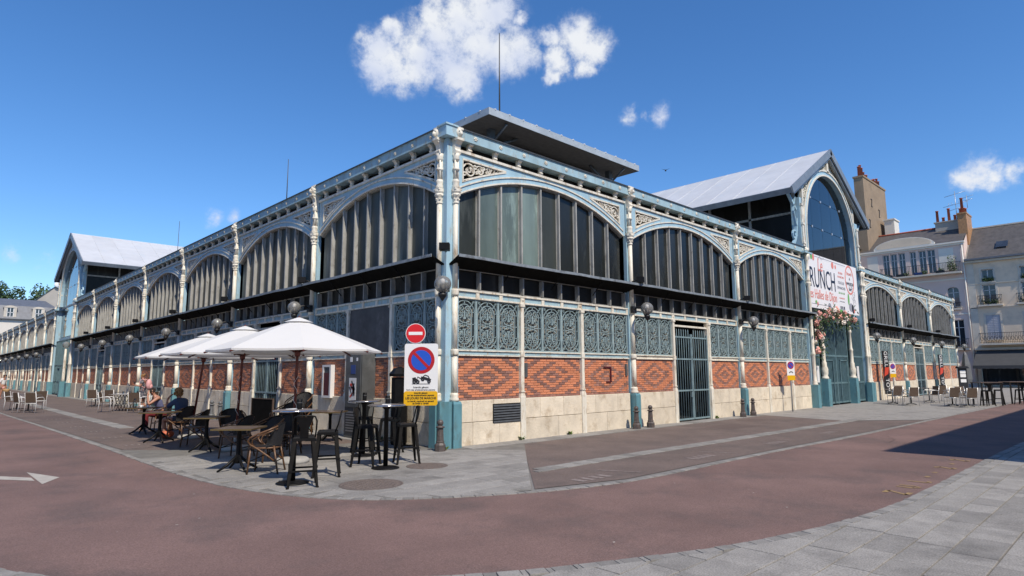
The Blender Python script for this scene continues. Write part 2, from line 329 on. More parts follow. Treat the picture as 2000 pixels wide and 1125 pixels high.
def tag(o, label, cat, group=None):
    o['label'] = label; o['category'] = cat
    if group: o['group'] = group
    return o
def thing(name, label, cat, loc=(0, 0, 0), rz=0, group=None, sc=None):
    o = obj(name, None, None, loc, rz, sc); o.empty_display_size = .1; return tag(o, label, cat, group)
def struct(name, me, kind='structure', parent=None):
    o = obj(name, me, parent); o['kind'] = kind; return o
def tree(proto, parent, loc=(0, 0, 0), rz=0, sc=None):     # proto = (name, mesh, [children])
    o = obj(proto[0], proto[1], parent, loc, rz, sc)
    for c in proto[2]:
        k = tree(c, o)
        if len(c) > 3: k['kind'] = c[3]
    return o
def kit(parts, name, label, cat, loc, rz=0, group=None, sc=None):
    t = thing(name, label, cat, loc, rz, group, sc)
    for p in parts: tree(p, t)
    return t
_cache = {}
def cached(f):
    def g(*a):
        k = (f.__name__,) + a
        if k not in _cache: _cache[k] = f(*a)
        return _cache[k]
    return g
def spiral(cx, cz, r0, r1, a0, a1, n=12): return [(cx + (r0 + (r1 - r0) * i / n) * cos(a0 + (a1 - a0) * i / n), cz + (r0 + (r1 - r0) * i / n) * sin(a0 + (a1 - a0) * i / n)) for i in range(n + 1)]
def lerp(a, b, t): return a + (b - a) * t
def frange(a, b, n): return [a + (b - a) * i / n for i in range(n + 1)]
def text_mesh(txt, size, matname, shear=0, bold=0, align='CENTER'):
    cu = bpy.data.curves.new('lettering', 'FONT'); cu.body = txt; cu.size = size; cu.align_x = align; cu.align_y = 'CENTER'; cu.extrude = .002; cu.shear = shear; cu.offset = bold
    cu.resolution_u = 3
    t = bpy.data.objects.new('tmp', cu); COL.objects.link(t); dg = bpy.context.evaluated_depsgraph_get()
    me = bpy.data.meshes.new_from_object(t.evaluated_get(dg)); bpy.data.objects.remove(t); me.materials.clear(); me.materials.append(M[matname]); me.name = 'lettering'
    me.transform(Matrix.Rotation(pi / 2, 4, 'X'))      # stands in the xz plane, faces -y
    return me
RZL = -pi / 2

# ------------------------------------------------------------------ ground
def sheet(name, poly, z, m):
    mb = MB(); k = mb.add([(x, y, z) for x, y in poly]); mb.face(range(k, k + len(poly))); return struct(name, mb.mesh(name, m))
sheet('ground', [(-500, -500), (700, -500), (700, 700), (-500, 700)], 0, 'ground')
def smooth(pts, n=6):
    out = []
    P = [pts[0]] + list(pts) + [pts[-1]]
    for i in range(1, len(P) - 2):
        for j in range(n):
            t = j / n; a, b, c, d = P[i-1], P[i], P[i+1], P[i+2]
            out.append(tuple(.5 * ((2*b[q]) + (-a[q]+c[q])*t + (2*a[q]-5*b[q]+4*c[q]-d[q])*t*t + (-a[q]+3*b[q]-3*c[q]+d[q])*t**3) for q in (0, 1)))
    return out + [pts[-1]]
INNER = smooth([(66, -5.6), (30, -5.5), (10.4, -5.38), (5, -5.22), (2.6, -5.18), (-.4, -5.14), (-2.1, -4.72), (-3.55, -3.92), (-4.32, -3.08), (-4.8, -1.8), (-5.02, -.3), (-5.1, 2.03), (-5.12, 5.2), (-5.2, 9.45), (-5.32, 15.1), (-5.55, 25), (-5.9, 60), (-6.2, 130)])
OUTER = smooth([(-9.3, 130), (-9, 60), (-8.75, 23), (-8.6, 9), (-8.35, 0), (-7.75, -3.85), (-6.5, -5.55), (-5.07, -6.8), (-3.89, -7.42), (-2.76, -7.88), (-1.55, -8.2), (-.1, -8.4), (1.9, -8.46), (5.7, -8.48), (10.1, -8.55), (30, -9), (66, -9)])
sheet('road', INNER + OUTER, .004, 'road')
sheet('parking_strip', [(1.75, -.62), (-2.0, -4.62), (-.4, -5.04), (2.6, -5.08), (5, -5.12), (10.4, -5.28), (15.6, -5.35), (13.6, -3.6), (14.4, -.62)], .008, 'asphalt')
sheet('terrace_asphalt', [(-.62, 110), (-5.8, 110), (-5.5, 23), (-5.12, 9.7), (-5.03, 5.6), (-5.0, 4.75), (-3.4, 3.1), (-1.6, 2.45), (-.62, 2.25)], .008, 'asphalt')
def kerb_y(x):
    for a, b in zip(OUTER, OUTER[1:]):
        if a[0] <= x <= b[0] and b[0] > a[0]: return lerp(a[1], b[1], (x - a[0]) / (b[0] - a[0]))
    return -9
# outer pavement: bed and slabs laid in rows
pv = sheet('pavement', [p for p in OUTER if p[1] < -3] + [(66, -13.4), (-40, -13.4), (-40, -3.2)], .012, 'paving_bed')
sheet('side_pavement', [p for p in OUTER if p[1] > -3.9] + [(-40, -3.2), (-40, 130)], .011, 'slab_m')
def slab_piece(q, z0, z1, b=.006):
    cx = sum(p[0] for p in q) / len(q); cy = sum(p[1] for p in q) / len(q); mb = MB(); n = len(q)
    ins = [(p[0] + (cx - p[0]) * b * 3, p[1] + (cy - p[1]) * b * 3) for p in q]
    mb.add([(x, y, z0) for x, y in q] + [(x, y, z1 - .004) for x, y in q] + [(x, y, z1) for x, y in ins])
    for i in range(n):
        j = (i + 1) % n; mb.face((i, j, n + j, n + i)); mb.face((n + i, n + j, 2 * n + j, 2 * n + i))
    mb.face([2 * n + i for i in range(n)]); return mb
def clip(poly, f):                     # keep f(p) >= 0
    out = []
    for i, p in enumerate(poly):
        q = poly[(i + 1) % len(poly)]; a, b = f(p), f(q)
        if a >= 0: out.append(p)
        if (a >= 0) != (b >= 0): t = a / (a - b); out.append((lerp(p[0], q[0], t), lerp(p[1], q[1], t)))
    return out
def area(q): return abs(sum(q[i-1][0] * q[i][1] - q[i][0] * q[i-1][1] for i in range(len(q)))) / 2
rs = random.Random(3); rest = MB(); cnt = 0; y = -6.9
pieces = []
while y > -13.3:
    h = rs.choice([.3, .36, .36, .42]); x = -9 + rs.uniform(0, .6)
    while x < 16:
        l = rs.choice([.3, .42, .5, .6, .7]); g = .006
        q = [(x + g, y - h + g), (x + l - g, y - h + g), (x + l - g, y - g), (x + g, y - g)]
        q = clip(q, lambda p: kerb_y(p[0]) - .14 - p[1])
        if len(q) >= 3 and area(q) > .02: pieces.append(q)
        x += l
    y -= h
def pvis(q):
    cx, cy = q[0]; d = Vector((cx + 8.39, cy + 10.81)); fx = d.x * .6875 + d.y * .7134; rx = d.x * .72 - d.y * .693
    return fx > 2.6 and abs(rx) < fx * .86
pieces.sort(key=lambda q: (not pvis(q), (q[0][0] + 8.39) ** 2 + (q[0][1] + 10.81) ** 2))
for i, q in enumerate(pieces):
    dz = rs.uniform(-.002, .003)
    mb = slab_piece(q, .0, .026 + dz)
    if i < 300: obj('slab', mb.mesh('slab', 'slab'), pv)
    else:
        k = len(rest.v); rest.v += mb.v
        for f in mb.f: rest.face([k + j for j in f])
struct('slab_field', rest.mesh('slab_field', 'slab_m'), 'stuff', pv)
def setts(name, line, off, w, l, z, parent=None, m='sett', dip=0):
    mb = MB(); acc = 0; r2 = random.Random(9)
    for a, b in zip(line, line[1:]):
        dx, dy = b[0] - a[0], b[1] - a[1]; L = math.hypot(dx, dy)
        if L < 1e-6: continue
        t = (dx / L, dy / L); nn = (-t[1], t[0])
        while acc < L:
            ll = min(l * r2.uniform(.8, 1.2), max(.05, L - acc)); s0, s1 = acc + .003, acc + ll - .003
            if a[0] < 30 and a[1] < 45:
                j0, j1 = off + r2.uniform(-.008, .008), off + w + r2.uniform(-.008, .008)
                P = [(a[0] + t[0]*s + nn[0]*o_, a[1] + t[1]*s + nn[1]*o_) for s, o_ in ((s0, j0), (s1, j0), (s1, j1), (s0, j1))]
                k = len(mb.v); q = slab_piece(P, 0, z + r2.uniform(-.002, .004)); mb.v += q.v
                for f in q.f: mb.face([k + j for j in f])
            acc += ll
        acc -= L
    return struct(name, mb.mesh(name, m), 'stuff', parent)
setts('kerb_setts', [p for p in OUTER if p[1] < 6], -.13, .12, .17, .025)
setts('gutter_setts', INNER, 0, .10, .15, .013)
setts('drain_channel', [(16.5, -3.55), (10, -3.5), (5, -3.42), (2.2, -3.35), (-.75, -3.35)], 0, .16, .22, .018)
setts('drain_channel', [(16.5, -3.72), (10, -3.67), (5, -3.59), (2.2, -3.52), (-.9, -3.52)], 0, .16, .22, .018)
setts('drain_channel', [(-3.4, 10.9), (-3.45, 19), (-3.4, 31), (-3.3, 44)], 0, .42, .5, .016)
setts('wall_strip', [(14, -.06), (.3, -.06)], 0, .5, .7, .018)
setts('wall_strip', [(-.06, 2.2), (-.06, 44)], 0, .5, .7, .018)
# corner pavement
CP = [(-.02, 2.25), (-1.6, 2.43), (-3.4, 3.08), (-5.0, 4.75)] + [p for p in reversed(INNER) if -4.7 < p[1] < 4.6 and p[0] < -2.15] + [(-2.1, -4.66), (1.8, -.62), (1.8, -.02), (-.02, -.02)]
cp = sheet('corner_pavement', CP, .010, 'paving_bed')
def inside(p, poly):
    c = False
    for i in range(len(poly)):
        a, b = poly[i-1], poly[i]
        if (a[1] > p[1]) != (b[1] > p[1]) and p[0] < (b[0]-a[0]) * (p[1]-a[1]) / (b[1]-a[1]) + a[0]: c = not c
    return c
y = 4.8; n = 0
while y > -5.2:
    h = rs.choice([.3, .36, .42]); x = -5.3 + rs.uniform(0, .5)
    while x < 2:
        l = rs.choice([.45, .6, .75, .9]); g = .005; q = [(x+g, y-h+g), (x+l-g, y-h+g), (x+l-g, y-g), (x+g, y-g)]
        q = clip(q, lambda p: (p[1] + 4.66) - 1.036 * (p[0] + 2.1))
        for (xa, ya, xb, yb) in ((-.02, 2.25, -1.6, 2.43), (-1.6, 2.43, -3.4, 3.08), (-3.4, 3.08, -5.0, 4.75)):
            if len(q) > 2: q = clip(q, lambda p: ya + (yb - ya) * (p[0] - xa) / (xb - xa) - p[1])
        if len(q) < 3: x += l; continue
        q = [(p[0] * .999 - .0025, p[1] * .999 - .0008) for p in q]
        ins = [inside(p, CP) for p in q]
        if any(ins):
            if not all(ins):                       # trim to the bed's outline
                cx, cy = [(p) for p, k in zip(q, ins) if k][0]; q2 = []
                for p, k in zip(q, ins):
                    if k: q2.append(p); continue
                    lo, hi = 0., 1.
                    for _ in range(8):
                        mid = (lo + hi) / 2; pp = (lerp(cx, p[0], mid), lerp(cy, p[1], mid))
                        if inside(pp, CP): lo = mid
                        else: hi = mid
                    q2.append((lerp(cx, p[0], lo), lerp(cy, p[1], lo)))
                q = q2
            if area(q) > .012 and n < 300: obj('slab', slab_piece(q, 0, .017 + rs.uniform(-.0015, .0015)).mesh('slab', 'slab'), cp); n += 1
        x += l
    y -= h
# forecourt of the far portal
sheet('forecourt', [(14.3, -.03), (14.4, -.62), (13.6, -3.55), (15.8, -5.3), (20, -5.6), (27, -5.7), (66, -5.9), (66, -.03)], .010, 'slab_m')
# road paint
def paint(name, polys, z, m):
    mb = MB()
    for p in polys: k = mb.add([(x, y, z) for x, y in p]); mb.face(range(k, k + len(p)))
    return struct(name, mb.mesh(name, m))
paint('painted_arrow', [[(-6.9, 1.69), (-6.9, 1.29), (-7.27, 1.82), (-8.3, 3.05), (-8.3, 3.55), (-7.24, 2.24)], [(-6.57, 1.42), (-6.88, 2.42), (-6.86, .85)]], .0085, 'paint_white')
bays = []
for k in range(6):
    yy = 4.9 + k * 2.3; bays.append([(-5.0 - k*.04, yy), (-4.0, yy), (-4.0, yy + .05), (-5.0 - k*.04, yy + .05)])
    for j in range(4): bays.append([(-4.78 + j*.13, yy + .62 + .1 * (j % 2)), (-4.74 + j*.13, yy + .62), (-4.72 + j*.13, yy + .9), (-4.76 + j*.13, yy + .9)])
for k in range(4):
    xx = .2 + k * 3.3; bays.append([(xx, -4.85), (xx + .06, -4.85), (xx - .25, -4.2), (xx - .31, -4.2)])
    for j in range(4): bays.append([(xx - 1.3 + j*.2, -4.75), (xx - 1.18 + j*.2, -4.75), (xx - 1.2 + j*.2, -4.5), (xx - 1.32 + j*.2, -4.5)])
paint('bay_markings', bays, .0125, 'paint_faded')
yl = []
def stroke(pts, w=.065):
    for a, b in zip(pts, pts[1:]):
        dx, dy = b[0]-a[0], b[1]-a[1]; l = math.hypot(dx, dy); nx, ny = -dy/l*w/2, dx/l*w/2
        yl.append([(a[0]+nx, a[1]+ny), (b[0]+nx, b[1]+ny), (b[0]-nx, b[1]-ny), (a[0]-nx, a[1]-ny)])
def glyph(x, y, g, s=.26):
    G = {'Z': [(0,1),(.7,1),(0,0),(.8,0)], 'U': [(0,1),(0,.2),(.3,0),(.6,.2),(.6,1)], 'L': [(0,1),(0,0),(.5,0)], '-': [(0,.5),(.5,.5)], '2': [(0,.8),(.3,1),(.6,.8),(0,0),(.6,0)]}[g]
    stroke([(x + a*s, y + b*s) for a, b in G])
for i, (g, dx) in enumerate((('Z', .1), ('U', .55), ('L', 1.0), ('-', 1.4), ('-', 1.8), ('2', 2.3), ('-', 2.75), ('2', 3.2))): glyph(1.0 + dx * 1.35, -8.36 + .012 * i, g)
paint('yellow_marks', yl, .0085, 'paint_yellow')

r_ = random.Random(77); flk = []
for i in range(22):
    x, y = r_.uniform(-7.5, 6), r_.uniform(-8, 2); a = r_.uniform(0, 6); l = r_.uniform(.008, .02)
    flk.append([(x + l * cos(a + k), y + l * sin(a + k) * .7) for k in (0, 1.7, 3.1, 4.8)])
paint('litter_flecks', flk, .0275, 'paint_white')['kind'] = 'stuff'
def crack(x, y, a, n, w):
    out = []; p = (x, y)
    for i in range(n):
        a += r_.uniform(-.55, .55); q = (p[0] + cos(a) * .16, p[1] + sin(a) * .16); nx, ny = -sin(a) * w, cos(a) * w
        out.append([(p[0] + nx, p[1] + ny), (q[0] + nx * .7, q[1] + ny * .7), (q[0] - nx * .7, q[1] - ny * .7), (p[0] - nx, p[1] - ny)]); p = q
    return out
mat('crack', (.10, .07, .063), .95, .2, 8)
paint('road_cracks', crack(-5.9, 3.2, 1.5, 20, .004) + crack(4.2, -2.1, .0, 14, .005) + crack(7.5, -6.4, .1, 20, .006), .0125, 'crack')
paint('road_patches', [[(8.2, -2.35), (10.1, -2.5), (10.0, -1.5), (8.4, -1.4)], [(11.3, -1.6), (12.6, -1.7), (12.5, -1.0), (11.2, -1.0)], [(-4.9, 17), (-4.0, 17), (-4.0, 19.2), (-4.9, 19.2)]], .0105, 'crack' if False else 'patch') if mat('patch', (.115, .085, .075), .92, .15, 2, fine=.3) else None

# ------------------------------------------------------------------ market hall
hall = thing('market_hall', 'cast-iron market hall of pale blue and white with brick panels and arched glazing', 'market hall')
WR, WL, NP = 6.91, 6.325, 9
def archf(Wb):
    hc = Wb / 2 - .25; rise = .79; R = (hc * hc + rise * rise) / (2 * rise)
    return lambda x: 6.47 - R + sqrt(max(0, R * R - (x - Wb / 2) ** 2))
@cached
def window_kit(Wb, gl):
    f = archf(Wb); st = (Wb - .5) / NP; mb = MB(); ch = []
    for i in range(1, NP):
        x = .25 + i * st; z1 = f(x); mb.box(x - .022, x + .022, -.005, .12, 4.02, z1); mb.box(x - .04, x + .04, .085, .10, 4.02, z1)
    mb.box(.25, Wb - .25, .03, .12, 3.96, 4.02); xs = frange(.25, Wb - .25, 24); mb.slab(xs, lambda x: f(x) - .05, lambda x: f(x) + .02, .03, .12)
    for i in range(NP):
        x0 = .25 + i * st + .03; p = MB(); p.slab(frange(x0, x0 + st - .06, 4), lambda x: 4.0, lambda x: max(4.1, f(x) - .02), .10, .112)
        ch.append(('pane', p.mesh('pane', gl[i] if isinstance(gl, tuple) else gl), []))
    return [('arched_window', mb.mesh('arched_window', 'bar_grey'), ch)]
@cached
def lower_kit(Wb):
    st = (Wb - .5) / NP; mb = MB(); ch = []
    for i in range(NP + 1): x = .25 + i * st; mb.box(x - .02, x + .02, -.045, .12, 3.53, 3.94)
    mb.box(.25, Wb - .25, .02, .12, 3.49, 3.53)
    for i in range(NP):
        x0 = .25 + i * st + .025; p = MB().box(x0, x0 + st - .05, .08, .09, 3.53, 3.94); ch.append(('pane', p.mesh('pane', 'glass_low'), []))
    return [('lower_window', mb.mesh('lower_window', 'bar_low'), ch)]
@cached
def panel_kit(Wb):
    f = archf(Wb); top = 6.70; mb = MB()
    low = lambda x: f(x) + .0
    xa, xb = .42, .42 + .2 * Wb
    tz = lambda x: 6.57
    def tl(x): return lerp(f(xa) + .24, 6.55, ((x - xa) / (xb - xa)) ** .8) if x > xa else f(xa) + .24
    for mir in (0, 1):
        def X(x): return Wb - x if mir else x
        def sl(xs, lo, hi, y0, y1, m=0):
            k = len(mb.v); mb.slab(xs, lo, hi, y0, y1, m)
            if mir: mb.v[k:] = [(Wb - a, b, c) for a, b, c in mb.v[k:]]
        sl([.15, xa], lambda x: low(max(x, .25)), lambda x: top, -.03, .06)
        sl(frange(xa, xb, 8), low, tl, -.03, .06); sl([xa, xb], tz, lambda x: top, -.03, .06)
        sl(frange(xb, Wb / 2, 8), low, lambda x: top, -.03, .06)
    mm = MB()
    xs = frange(.25, Wb - .25, 28)
    mm.slab(xs, lambda x: f(x) + .13, lambda x: f(x) + .165, -.055, -.031); mm.slab(xs, lambda x: f(x) - .02, lambda x: f(x) + .02, -.05, .02)
    mm.box(.15, Wb - .15, -.075, .06, 6.70, 6.76)
    ch = [('arch_moulding', mm.mesh('arch_moulding', 'white_paint'), [])]
    sc = MB()
    def B(pts, w=.028): sc.bar(pts, w, -.02, .03)
    fr = [(xa, tl(xa))] + [(x, tl(x)) for x in frange(xa, xb, 8)] + [(xb, 6.57), (xa, 6.57)]
    sc.bar(fr[1:], .045, -.045, .02, closed=True)
    h = 6.55 - tl(xa)
    for (fx, r) in ((.16, .27), (.40, .19), (.60, .13), (.76, .085), (.88, .05)):
        cx = lerp(xa, xb, fx); hh = 6.55 - tl(cx); cz = tl(cx) + hh * .5; rr = min(r * h * 1.4, hh * .46)
        B(spiral(cx, cz, rr, rr * .15, pi * .9, -pi * 2.2, 18)); B(spiral(cx, cz, rr * .55, rr * .1, -.3, pi * 2, 12))
        B(spiral(cx + rr * .9, cz + rr * .55, rr * .35, rr * .08, pi, -pi, 10)); B(spiral(cx - rr * .8, cz - rr * .6, rr * .35, rr * .08, 0, 2 * pi, 10))
    B([(lerp(xa, xb, t), lerp(tl(xa) + .05, 6.55, t ** .9)) for t in frange(0, 1, 8)], .022)
    a = sc.mesh('spandrel_scroll', 'white_paint'); sc.v = [(Wb - x, y, z) for x, y, z in sc.v]; b = sc.mesh('spandrel_scroll', 'white_paint')
    ch += [('spandrel_scroll', a, []), ('spandrel_scroll', b, [])]
    return [('arch_panel', mb.mesh('arch_panel', 'blue'), ch)]
@cached
def canopy_kit(Wb, seed):
    r = random.Random(seed); mb = MB(); xs = frange(.02, Wb - .02, 10); dz = [r.uniform(-.012, .012) for _ in xs]; dz[0] = dz[-1] = 0
    k = len(mb.v)
    for x, d in zip(xs, dz): mb.v += [(x, .02, 3.97), (x, -.40, 4.17 + d), (x, -.40, 4.20 + d), (x, .02, 4.0)]
    for i in range(len(xs) - 1):
        a = k + 4 * i; b = a + 4
        for q in range(4): mb.face((a + q, b + q, b + (q + 1) % 4, a + (q + 1) % 4))
    mb.face((k, k+1, k+2, k+3)); e = k + 4 * (len(xs) - 1); mb.face((e+3, e+2, e+1, e))
    for i in range(1, 4): x = Wb * i / 4; mb.tube([(x, 0, 3.75), (x, -.36, 4.13)], .012, 5)
    lp = MB(); lp.slab(xs, lambda x: 4.15 + dz[min(10, round((x - .02) / (Wb - .04) * 10))], lambda x: 4.215 + dz[min(10, round((x - .02) / (Wb - .04) * 10))], -.425, -.402)
    return [('canopy', mb.mesh('canopy', 'black_sheet'), [('front_lip', lp.mesh('front_lip', 'lip_grey'), [])])]
@cached
def band_kit(Wb):
    mb = MB(); ch = []; st = (Wb - .3) / 9
    mb.box(.15, Wb - .15, -.05, .06, 3.295, 3.335); mb.box(.15, Wb - .15, -.06, .06, 3.455, 3.495); mb.box(.15, Wb - .15, -.01, .05, 3.335, 3.455)
    for i in range(10):
        x = .15 + i * st; w = .05 if i % 3 else .075; mb.box(max(.15, x - w), min(Wb - .15, x + w), -.048, -.01, 3.335, 3.455)
        if i % 3 == 0 and 0 < i < 9: mb.lathe([(.001, -.004), (.04, 0), (.03, .012), (.001, .016)], 8); mb.xf(Matrix.Translation((x, -.048, 3.395)) @ Matrix.Rotation(pi/2, 4, 'X'), len(mb.v) - 32)
    for i in range(9):
        w0 = .05 if i % 3 else .075; w1 = .05 if (i + 1) % 3 else .075
        ch.append(('inset_panel', MB().box(.15 + i*st + w0 + .004, .15 + (i+1)*st - w1 - .004, -.022, -.0105, 3.339, 3.451).mesh('inset_panel', 'blue_pale'), []))
    return [('lintel_band', mb.mesh('lintel_band', 'white_paint'), ch)]
def sub_grille(mb, cx, cz, hw, hh):
    y0, y1 = -.012, .012
    def B(pts, w=.014, c=False): mb.bar([(cx + x, cz + z) for x, z in pts], w, y0, y1, closed=c)
    def stad(a, b): return [(a * cos(t), (b - a) + a * sin(t)) for t in frange(0, pi, 8)] + [(a * cos(t), -(b - a) + a * sin(t)) for t in frange(pi, 2 * pi, 8)]
    B(stad(hw * .96, hh * .97), .016, True); B(stad(hw * .68, hh * .82), .016, True)
    for z in (-.5, 0, .5): B([(-hw, z * hh), (-hw * .5, z * hh)]); B([(hw, z * hh), (hw * .5, z * hh)])
    for s in (-1, 1):
        B([(0, s * hh), (0, s * hh * .78)], .018)
        for q in (-1, 1):
            B([(q * hw, s * hh), (q * hw * .55, s * hh * .72)]); B(spiral(q * hw * .82, s * hh * .9, hw * .12, hw * .02, 0, 2 * pi, 8), .012)
            B(spiral(q * hw * .27, s * hh * .62, hw * .24, hw * .05, (0 if q > 0 else pi), (0 if q > 0 else pi) + q * s * 2.6 * pi, 14))
            B([(q * hw * .5, s * hh * .60), (q * hw * .34, s * hh * .42), (q * hw * .06, s * hh * .2)])
            B(spiral(q * hw * .40, s * hh * .27, hw * .2, hw * .04, -s * pi / 2, -s * pi / 2 + q * s * 2.4 * pi, 12))
            B([(0, 0), (q * hw * .3, s * hh * .1), (q * hw * .46, s * hh * .12)], .02); B([(q * hw * .15, s * hh * .24), (q * hw * .2, s * hh * .5)], .012)
        mb.bar([(cx, cz + s * hh * .2), (cx, cz + s * hh * .55)], .03, y0 - .006, y1); B([(-hw * .5, s * hh * .45), (hw * .5, s * hh * .45)], .01)
    B([(hw * .12 * cos(t), hw * .12 * sin(t)) for t in frange(0, 2 * pi, 8)[:-1]], .02, True); B([(-hw * .5, 0), (hw * .5, 0)], .018)
@cached
def grille_kit(w, seg, back):
    mb = MB(); x1 = w; z0, z1 = 2.13, 3.30
    mb.box(0, x1, -.015, .03, z0, z0 + .03); mb.box(0, x1, -.015, .03, z1 - .03, z1)
    for i in range(seg + 1): x = w * i / seg; mb.box(max(0, x - .028), min(w, x + .028), -.016, .032, z0, z1)
    for i in range(seg): sub_grille(mb, w * (i + .5) / seg, (z0 + z1) / 2, w / seg / 2 - .03, (z1 - z0) / 2 - .03)
    bk = MB()
    for i in range(seg * 2): bk.box(w * i / seg / 2 + .01, w * (i + 1) / seg / 2 - .008, .10, .12, z0, z1)
    bk.box(0, w, .125, .14, z0, z1)
    return [('grille', mb.mesh('grille', 'grille'), [('backing_panel', bk.mesh('backing_panel', back), [])])]
def brick_rows(w):
    H = 17; bh = 1.0 / H; hb = .1165; out = []; rr = random.Random(4)
    for j in range(H):
        v = abs(j - 8); u = -12 + ((j - 8) % 2)
        while u <= 12:
            x0, x1 = max(0, w / 2 + (u - 1) * hb), min(w, w / 2 + (u + 1) * hb)
            if x1 - x0 > .03:
                dark = abs(u) + v in (2, 6, 12) or (abs(u) + v == 16) or j in (0, H - 1)
                if rr.random() < .025: dark = not dark
                out.append((x0 + .005, x1 - .005, 1.0 + j * bh + .0045, 1.0 + (j + 1) * bh - .0045, dark, rr.uniform(0, .008)))
            u += 2
    return out
@cached
def brick_mesh(w): 
    mb = MB()
    for x0, x1, z0, z1, dk, dy in brick_rows(w): mb.bbox(x0, x1, -.012 - dy, .03, z0, z1, .004, 1 if dk else 0)
    return mb.mesh('brickwork', 'brick_m', 'brick_dark_m')
@cached
def mortar_mesh(w): return MB().box(-.02, w + .02, .004, .10, 1.0, 2.0).mesh('brick_panel', 'mortar')
unit = {}
def brick_panel(parent_loc, rz, w, single):
    o = obj('brick_panel', mortar_mesh(w), hall, parent_loc, rz)
    if single:
        for x0, x1, z0, z1, dk, dy in brick_rows(w):
            k = (round(x1 - x0, 3), dk)
            if k not in unit: unit[k] = MB().bbox(0, x1 - x0, 0, .04, 0, z1 - z0, .005).mesh('brick', 'brick_dark' if dk else 'brick')
            b = obj('brick', unit[k], o, (x0, -.012 - dy, z0))
    else: c = obj('brickwork', brick_mesh(w), o); c['kind'] = 'stuff'
@cached
def stone_kit(w, var, joined):
    r = random.Random(var); ch = []; mb = MB().box(0, w, -.03, .1, 0, .99); jm = MB()
    for (z0, z1) in ((0, .51), (.52, 1.0)):
        n = r.choice([2, 3]); cuts = sorted([0] + [w * (i + r.uniform(.3, .7)) / n for i in range(n - 1)] + [w]) if n > 1 else [0, w]
        cuts = [0] + [w * (i / n) + r.uniform(-.12, .12) * w for i in range(1, n)] + [w]
        for a, b in zip(cuts, cuts[1:]):
            q = jm if joined else MB(); q.bbox(a + .004, b - .004, -.06 - r.uniform(0, .004), .02, z0, z1, .008)
            if not joined: ch.append(('stone', q.mesh('stone', 'stone'), []))
    if joined: ch = [('stonework', jm.mesh('stonework', 'stone'), [], 'stuff')]
    return [('stone_plinth', mb.mesh('stone_plinth', 'joint'), ch)]
@cached
def sill_kit(Wb):
    mb = MB().box(.15, Wb - .15, -.06, .05, 2.10, 2.128).box(.15, Wb - .15, -.055, .05, 1.995, 2.022).box(.15, Wb - .15, -.02, .05, 2.022, 2.10)
    return [('sill', mb.mesh('sill', 'white_paint'), [('sill_inset', MB().box(.17, Wb - .17, -.032, -.0205, 2.026, 2.096).mesh('sill_inset', 'blue_pale'), [])])]
@cached
def colonnette_kit():
    mb = MB(); mb.box(-.085, .085, -.10, .02, 0, 1.02); k = mb.add([(-.085,-.10,1.02),(.085,-.10,1.02),(.085,.02,1.02),(-.085,.02,1.02),(-.06,-.075,1.13),(.06,-.075,1.13),(.06,.02,1.13),(-.06,.02,1.13)])
    for q in ((0,1,5,4),(1,2,6,5),(2,3,7,6),(3,0,4,7),(4,5,6,7)): mb.face([k + j for j in q])
    mb.box(-.052, .052, -.08, .02, 1.13, 3.22).box(-.07, .07, -.095, .02, 1.14, 1.175).box(-.065, .065, -.092, .02, 2.0, 2.12).box(-.075, .075, -.10, .02, 3.22, 3.29)
    return [('colonnette', mb.mesh('colonnette', 'white_paint'), [])]
